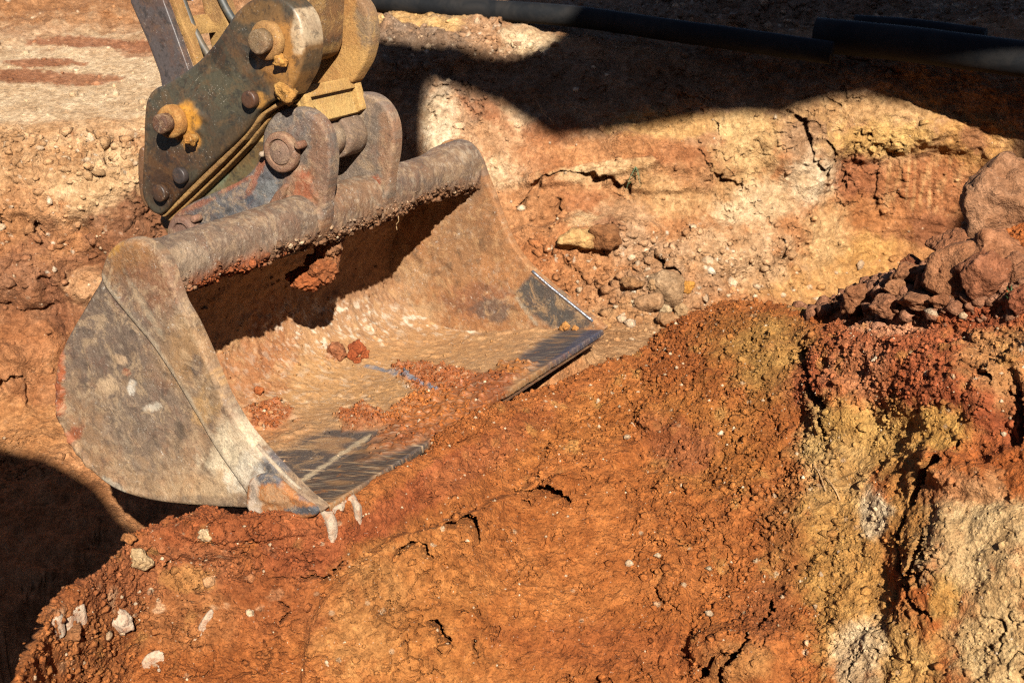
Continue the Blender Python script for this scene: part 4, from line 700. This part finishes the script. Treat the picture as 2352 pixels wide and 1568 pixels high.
# ================================================================ clods, stones, crumbs
def Rm(seed):
    r = np.random.default_rng(seed); q = r.normal(size=4); q /= np.linalg.norm(q); w_, x, y, z = q
    return np.array([[1-2*(y*y+z*z), 2*(x*y-z*w_), 2*(x*z+y*w_)], [2*(x*y+z*w_), 1-2*(x*x+z*z), 2*(y*z-x*w_)], [2*(x*z-y*w_), 2*(y*z+x*w_), 1-2*(x*x+y*y)]])
def rock(name, u, v, ru, rv, col, label, cat='clod', group=None, sheet=None, mat=None, seed=None, amp=.34, sub=5, dz=None):
    p, n, c, d = hit(u, v+rv*.55, sheet); q = P_d(np.array(float(u)), np.array(float(v)), np.array(d-.01)); rad = ru*d/F
    sq = (1, .85, rv/ru*1.05); seed = seed or int(u*7+v)
    up = lambda V: lin(col)*np.array([1, .96, .84])*(1-.25*sstep(.1, .6, fbm(V, .03, 3, 4)))[:, None]+.0
    o = blob(name, q, rad, mat or CLODM, col, base=q-np.array([0, 0, rad*.5]), sub=sub, seed=seed, amp=amp, sq=sq, sc=.8, colf=up); return tag(o, label, cat, group)
G1 = 'brown soil clods heaped on the right crest'
BR = (158, 106, 74)
for u, v, ru, rv, col, lab in [
    (2300, 470, 95, 85, (164, 116, 84), 'largest brown earth lump, at the right edge above the clod heap'),
    (1975, 685, 40, 27, (150, 98, 66), 'rounded brown clod at the left end of the clod heap'),
    (2180, 635, 62, 52, (162, 108, 74), 'big blocky brown clod in the middle of the clod heap'),
    (2262, 640, 50, 50, (156, 98, 68), 'reddish brown clod touching the right side of the big blocky one'),
    (2290, 580, 62, 45, (168, 112, 78), 'flat topped brown clod under the largest lump'),
    (2200, 560, 46, 28, (160, 104, 72), 'low brown clod at the crest left of the flat topped clod'),
    (2092, 632, 34, 30, (156, 104, 72), 'pale brown clod at the crest left of the dark gap'),
    (2118, 660, 14, 28, (152, 100, 70), 'narrow upright clod standing beside the dark gap'),
    (2060, 662, 30, 20, (166, 114, 80), 'squat clod between the left end clod and the pale one'),
    (2110, 688, 40, 20, (160, 108, 76), 'flat clod lying in front of the dark gap'),
    (2038, 704, 34, 22, (156, 104, 74), 'low clod in front beside the rounded left end clod'),
    (2094, 603, 20, 12, (140, 82, 54), 'small dark red brown clod perched on the crest'),
    (2150, 600, 18, 14, (150, 98, 68), 'small clod at the crest above the big blocky one'),
    (2165, 690, 20, 16, (154, 100, 68), 'fist sized clod below the big blocky clod'),
    (2345, 690, 30, 30, (150, 88, 60), 'brown clod cut by the right edge behind the green tuft'),
    (2335, 620, 24, 30, (160, 108, 78), 'clod at the right edge beside the flat topped clod'),
    (2255, 520, 40, 24, (158, 104, 72), 'oval clod leaning on the left foot of the largest lump')]:
    rock('soil_clod', u, v, ru, rv, col, lab, 'clod', G1, 1)
G2 = 'rocks fallen at the foot of the far bank'
for u, v, ru, rv, col, lab in [
    (1530, 664, 36, 34, (176, 140, 106), 'biggest grey brown rock at the foot of the far bank, dark crack below'),
    (1390, 538, 32, 26, (156, 104, 66), 'brown rock on the far bank beside a small yellow stone'),
    (1412, 549, 10, 10, (216, 172, 108), 'small yellow stone stuck beside the brown rock on the bank'),
    (1579, 658, 12, 11, (212, 148, 70), 'orange yellow stone touching the biggest rock'),
    (1565, 712, 16, 14, (190, 152, 112), 'grey pebble just under the biggest rock'),
    (1530, 712, 12, 12, (222, 190, 150), 'pale pebble at lower left of the biggest rock'),
    (1500, 655, 10, 9, (200, 158, 116), 'round pebble left of the biggest rock'),
    (1459, 695, 7, 7, (232, 206, 172), 'white pebble midway between blade corner and the biggest rock'),
    (1540, 742, 22, 18, (170, 126, 88), 'square brown stone beside the crest of the red mound'),
    (1390, 747, 10, 8, (206, 152, 100), 'yellowish pebble just right of the far blade corner'),
    (1450, 650, 22, 14, (170, 124, 84), 'flat brown stone in the rubble left of the biggest rock'),
    (1490, 690, 26, 16, (176, 134, 98), 'broad grey brown stone in the rubble below the flat brown one'),
    (1330, 545, 40, 20, (214, 166, 110), 'pale flat rock on the bank left of the brown rock')]:
    rock('rock', u, v, ru, rv, col, lab, 'rock', G2, 0, sub=4)
for u, v, ru, rv, col, lab, mt in [
    (280, 1424, 24, 26, (232, 220, 204), 'largest white angular stone lying on the red mound at lower left', CHALK),
    (318, 1284, 22, 17, (206, 172, 130), 'cream rough stone near the shaded pit edge', CLODM),
    (470, 1228, 14, 10, (220, 186, 146), 'small cream stone below the bucket side plate', CLODM),
    (165, 1450, 22, 12, (160, 108, 70), 'flat brown stone at the lower left of the mound', CLODM),
    (300, 1235, 14, 9, (176, 116, 70), 'small brown stone on the rim of the shaded pit', CLODM)]:
    rock('stone', u, v, ru, rv, col, lab, 'stone', None, 1, mat=mt, sub=4)
G3 = 'loose red lumps inside the bucket'
def at_floor(u, v):
    m = np.argmin(((to_px(Gi)[0]-(u, v))**2).sum(-1)); return Gi.reshape(-1, 3)[m]
for u, v, r, col, lab in [(775, 806, 17, (168, 104, 66), 'largest smooth brown lump on the bucket floor'), (820, 798, 15, (164, 82, 44), 'tallest red lump in the small cluster on the bucket floor'), (811, 817, 11, (168, 84, 44), 'red lump at the lower left of the cluster in the bucket'),
                          (838, 815, 9, (170, 88, 46), 'red lump at the right of the cluster in the bucket'), (821, 828, 8, (170, 88, 46), 'smallest red lump at the front of the cluster in the bucket'), (594, 898, 10, (176, 96, 48), 'single red lump near the shaded back of the bucket'), (1298, 752, 12, (206, 140, 74), 'yellow crumbly lump stuck in the far corner of the bucket'), (1322, 756, 8, (206, 140, 74), 'smaller yellow lump beside the crumbly one in the far corner')]:
    p = at_floor(u, v+r*.5); d = float(to_px(p)[1]); rad = r*d/F; o = blob('dirt_lump', p+np.array([0, 0, rad*.6]), rad, CLODM, col, base=p, sub=4, seed=int(u), amp=.3); tag(o, lab, 'lump', G3)

# crumbs: thousands of small angular bits joined
def crumbs(name, specs, mat, parent=None):
    bm = bmesh.new(); bmesh.ops.create_icosphere(bm, subdivisions=1, radius=1); D = np.array([tuple(v.co) for v in bm.verts]); Fc = np.array([[v.index for v in f.verts] for f in bm.faces]); bm.free()
    VV, FF, CC, off = [], [], [], 0; ico = (D, Fc); octa = (np.array([[1, 0, 0], [-1, 0, 0], [0, 1, 0], [0, -1, 0], [0, 0, 1], [0, 0, -1.]]), np.array([[0, 2, 4], [2, 1, 4], [1, 3, 4], [3, 0, 4], [2, 0, 5], [1, 2, 5], [3, 1, 5], [0, 3, 5]]))
    for (P, Nn, c, rmin, rmax, n, m, colvar) in specs:
        D, Fc = octa if rmax < .0075 else ico
        w_ = np.clip(m, 0, None)+0; w_ = w_/w_.sum(); idx = rng.choice(len(P), n, p=w_)
        rr = rmin*(rmax/rmin)**(rng.random(n)**2.6); sc = rr[:, None]*(.7+.6*rng.random((n, 3)))
        base_ = D[None]*np.clip(1+.30*rng.normal(size=(n, len(D), 1)), .45, 1.35)*sc[:, None]; th = rng.random(n)*6.28
        x = base_[..., 0]*np.cos(th)[:, None]-base_[..., 1]*np.sin(th)[:, None]; y = base_[..., 0]*np.sin(th)[:, None]+base_[..., 1]*np.cos(th)[:, None]
        V_ = np.stack([x, y, base_[..., 2]*.85], -1)+P[idx][:, None]+Nn[idx][:, None]*(rr*.12)[:, None, None]
        cc = c[idx]*(.85+.35*rng.random((n, 1))); k = rng.random(n) < colvar; cc[k] = C(226, 188, 146)*(.8+.3*rng.random((k.sum(), 1)))
        VV.append(V_.reshape(-1, 3)); FF.append((Fc[None]+(np.arange(n)*len(D))[:, None, None]+off).reshape(-1, 3)); CC.append(np.repeat(cc, len(D), 0)); off += n*len(D)
    return tag(mk(name, np.vstack(VV), np.vstack(FF), mat, parent, np.vstack(CC), smooth=False), kind='stuff')
inA = (pxA2[..., 0] > -60) & (pxA2[..., 0] < 2420) & (pxA2[..., 1] > -60) & (pxA2[..., 1] < 1100) & (dA2 > 1) & (dA2 < 7)
inB = (pxB2[..., 0] > -60) & (pxB2[..., 0] < 2420) & (pxB2[..., 1] > 380) & (pxB2[..., 1] < 1640) & (dB2 > 1) & (dB2 < 3.4)
sa = np.linalg.norm(np.cross(np.gradient(GA, axis=0), np.gradient(GA, axis=1)), axis=-1); sb = np.linalg.norm(np.cross(np.gradient(GB, axis=0), np.gradient(GB, axis=1)), axis=-1)
rubw = (rub+.04)*sa*inA; crw = (crum*1.0+.10)*sb*inB; rightw = ell(pxB2, (2130, 680, 260, 60))*sb*inB
fl_ = lambda a: a.reshape(-1, 3)
crumbs('soil_crumbs', [(fl_(GB), fl_(NB_), fl_(cB), .0016, .0070, 34000, crw.ravel(), .02), (fl_(GB), fl_(NB_), fl_(cB), .0032, .0098, 4500, ((crum*.7+.3)*sb*inB).ravel(), .02), (fl_(GB), fl_(NB_), fl_(cB), .002, .007, 2500, (ell(pxB2, (1085, 965, 130, 26, -33))*sb*inB).ravel(), .02), (fl_(GB), fl_(NB_), fl_(cB), .0014, .0042, 24000, (sb*inB).ravel(), .05),
                       (fl_(GB), fl_(NB_), np.broadcast_to(C(160, 108, 76), fl_(GB).shape), .004, .020, 1100, rightw.ravel(), .03), (fl_(GA), fl_(NA_), fl_(cA), .003, .018, 4500, rubw.ravel(), .13), (fl_(GA), fl_(NA_), fl_(cA), .002, .008, 3500, (sa*inA).ravel(), .10),
                       (fl_(Gi), fl_(N), fl_(inp), .0016, .0072, 5000, (redm*.95+.02).ravel()[:Gi.size//3], .03)], CLODM)

crumbs('caked_mud', [(fl_(TUBEV), fl_(TUBEN), fl_(TUBEC), .002, .0065, 4200, (TUBEM**1.5).ravel(), .06), (fl_(TUBEV), fl_(TUBEN), fl_(TUBEC)*.9, .005, .011, 500, (TUBEM**2).ravel(), .06)], CLODM, bk)
# chalky patches lying in the mound
def patch(name, outline, mat, label, cat, thick=.003, sheet=1, col=(236, 218, 196), group=None):
    o = resample(smooth_loop(outline, 3), 3.0); lo, hi = o.min(0), o.max(0); gx, gy = np.meshgrid(np.arange(lo[0], hi[0], 3.2), np.arange(lo[1], hi[1], 3.2)); g = np.stack([gx.ravel(), gy.ravel()], 1)
    g = g[in_poly(g, o.tolist())]; g = g[seg_dist(g, o, True) > 2]; n = len(o); allp = np.vstack([o, g])
    vs, _, fs, *_ = delaunay_2d_cdt([Vector(x) for x in allp.tolist()], [(i, (i+1) % n) for i in range(n)], [list(range(n))], 1, 1e-6)
    V2 = np.array([tuple(x) for x in vs]); hh = [hit(x, y, sheet, 8) for x, y in V2]; Pp = np.array([h[0] for h in hh]); Z = np.array([h[3] for h in hh]); zs = np.median(Z)
    dd = np.clip(seg_dist(V2, o, True)/6, 0, 1); Z = .35*Z+.65*(np.polynomial.polynomial.polyval(V2[:, 1]-V2[:, 1].mean(), np.polynomial.polynomial.polyfit(V2[:, 1]-V2[:, 1].mean(), Z, 1)))
    T = P_d(V2[:, 0], V2[:, 1], Z-.003); T = T + np.array([0, -.35, .93])*((thick*np.sqrt(dd)+.0015*fbm(T, .02, 3, 3)*dd))[:, None]
    Bt = T[:n]-np.array([0, 0, .03]); V = np.vstack([T, Bt]); m = len(T); F_ = [tuple(f) for f in fs]+[(i, (i+1) % n, m+(i+1) % n, m+i) for i in range(n)]
    ob = mk(name, V, F_, mat, None, lin(col), base=T.mean(0)); bm = bmesh.new(); bm.from_mesh(ob.data); bmesh.ops.recalc_face_normals(bm, faces=bm.faces); bm.to_mesh(ob.data); bm.free()
    return tag(ob, label, cat, group)
patch('chalk_crust', [(733, 1180), (742, 1172), (757, 1176), (768, 1164), (786, 1156), (798, 1144), (815, 1136), (822, 1150), (831, 1162), (826, 1178), (814, 1172), (808, 1154), (798, 1152), (790, 1166), (786, 1178), (778, 1172), (770, 1184), (775, 1200), (764, 1214), (752, 1210), (745, 1195)], CHALK, 'white forked crust of chalk sticking out under the near blade corner', 'chalk', .010)
patch('chalk_crust', [(106, 1425), (125, 1412), (142, 1408), (140, 1425), (118, 1434)], CHALK, 'cream chalk flake at the lower left edge of the mound', 'chalk')
patch('chalk_crust', [(150, 1425), (168, 1400), (180, 1388), (194, 1386), (190, 1398), (170, 1410), (158, 1428)], CHALK, 'thin slanting chalk flake just right of the cream one at lower left', 'chalk')
patch('chalk_crust', [(455, 1440), (470, 1412), (484, 1398), (490, 1404), (476, 1425), (462, 1442)], CHALK, 'narrow white chalk streak on the mound below the bucket', 'chalk', .004)
patch('chalk_crust', [(325, 1520), (340, 1500), (365, 1492), (376, 1502), (356, 1514), (336, 1526)], CHALK, 'broad chalk patch near the bottom left of the mound', 'chalk', .004)

# plants, roots
def sprig(name, u, v, n, hgt, label, sheet, seed, hang=False, mat=LEAF, leafy=True):
    p, nn, c, d = hit(u, v, sheet); r = random.Random(seed); root = thing(name, p, label, 'plant'); VV = []; FF = []
    for i in range(n):
        a = r.random()*6.28; l_ = hgt*(.5+.6*r.random()); dirv = np.array([math.cos(a)*.5, math.sin(a)*.4-.3, -1.0 if hang else .9]); dirv /= np.linalg.norm(dirv); t0 = p+nn*.004; mid = t0+dirv*l_*.5+np.array([0, 0, .01]); tip = t0+dirv*l_
        if leafy:
            for k in range(5):
                q = t0+(tip-t0)*(k+1)/5; s_ = .004+.004*r.random(); a2 = r.random()*6.28; x = np.array([math.cos(a2), math.sin(a2)*.6, .5]); y = np.cross(x, [0, .3, 1]); b0 = len(VV); VV += [q, q+x*s_+y*s_*.5, q+x*s_*2.2+np.array([0, 0, .001]), q+x*s_-y*s_*.5]; FF.append((b0, b0+1, b0+2, b0+3))
        b0 = len(VV); sd_ = np.cross(dirv, [0, 1, .2])*.0009; VV += [t0-sd_, t0+sd_, mid+sd_, mid-sd_, tip]; FF += [(b0, b0+1, b0+2, b0+3), (b0+3, b0+2, b0+4)]
    mk('foliage', np.array(VV), FF, mat, root, None, smooth=False); return root
sprig('weed', 1458, 385, 5, .09, 'thin green sprig hanging on the sunlit far bank above the rocks', 0, 3, True)
sprig('weed', 1828, 290, 5, .05, 'small dark green weed in the crack of the bank at upper right', 0, 4, True)
sprig('grass_tuft', 2325, 715, 46, .05, 'grey green grass tuft on the red crest at the right edge', 1, 5, False, mat=LEAF, leafy=False)
def root_(pts, sheet, label, r=.0011):
    P = np.array([hit(u, v, sheet)[0]+hit(u, v, sheet)[1]*.006 for u, v in pts]); return tag(tube('root_fibre', P, r, STRAW, None, (200, 150, 100), 6, .01, base=P[0]), label, 'root')
root_([(1235, 235), (1250, 262), (1268, 280), (1272, 290)], 0, 'thin curling root on the far bank at the shadow edge')
root_([(1900, 1100), (1915, 1120), (1930, 1150)], 1, 'fine straw lying on the ochre hollow of the mound')
root_([(1870, 1070), (1885, 1095), (1898, 1130)], 1, 'fine straw left of the other on the ochre hollow')
tubeP = PL(np.array([914., 916., 910., 912.]), np.array([492., 506., 516., 528.]), .80); tag(tube('root_fibre', tubeP, .0012, STRAW, None, (200, 150, 100), 6, .006, base=tubeP[0]), 'short root dangling from the muddy tube right of the far ear', 'root')
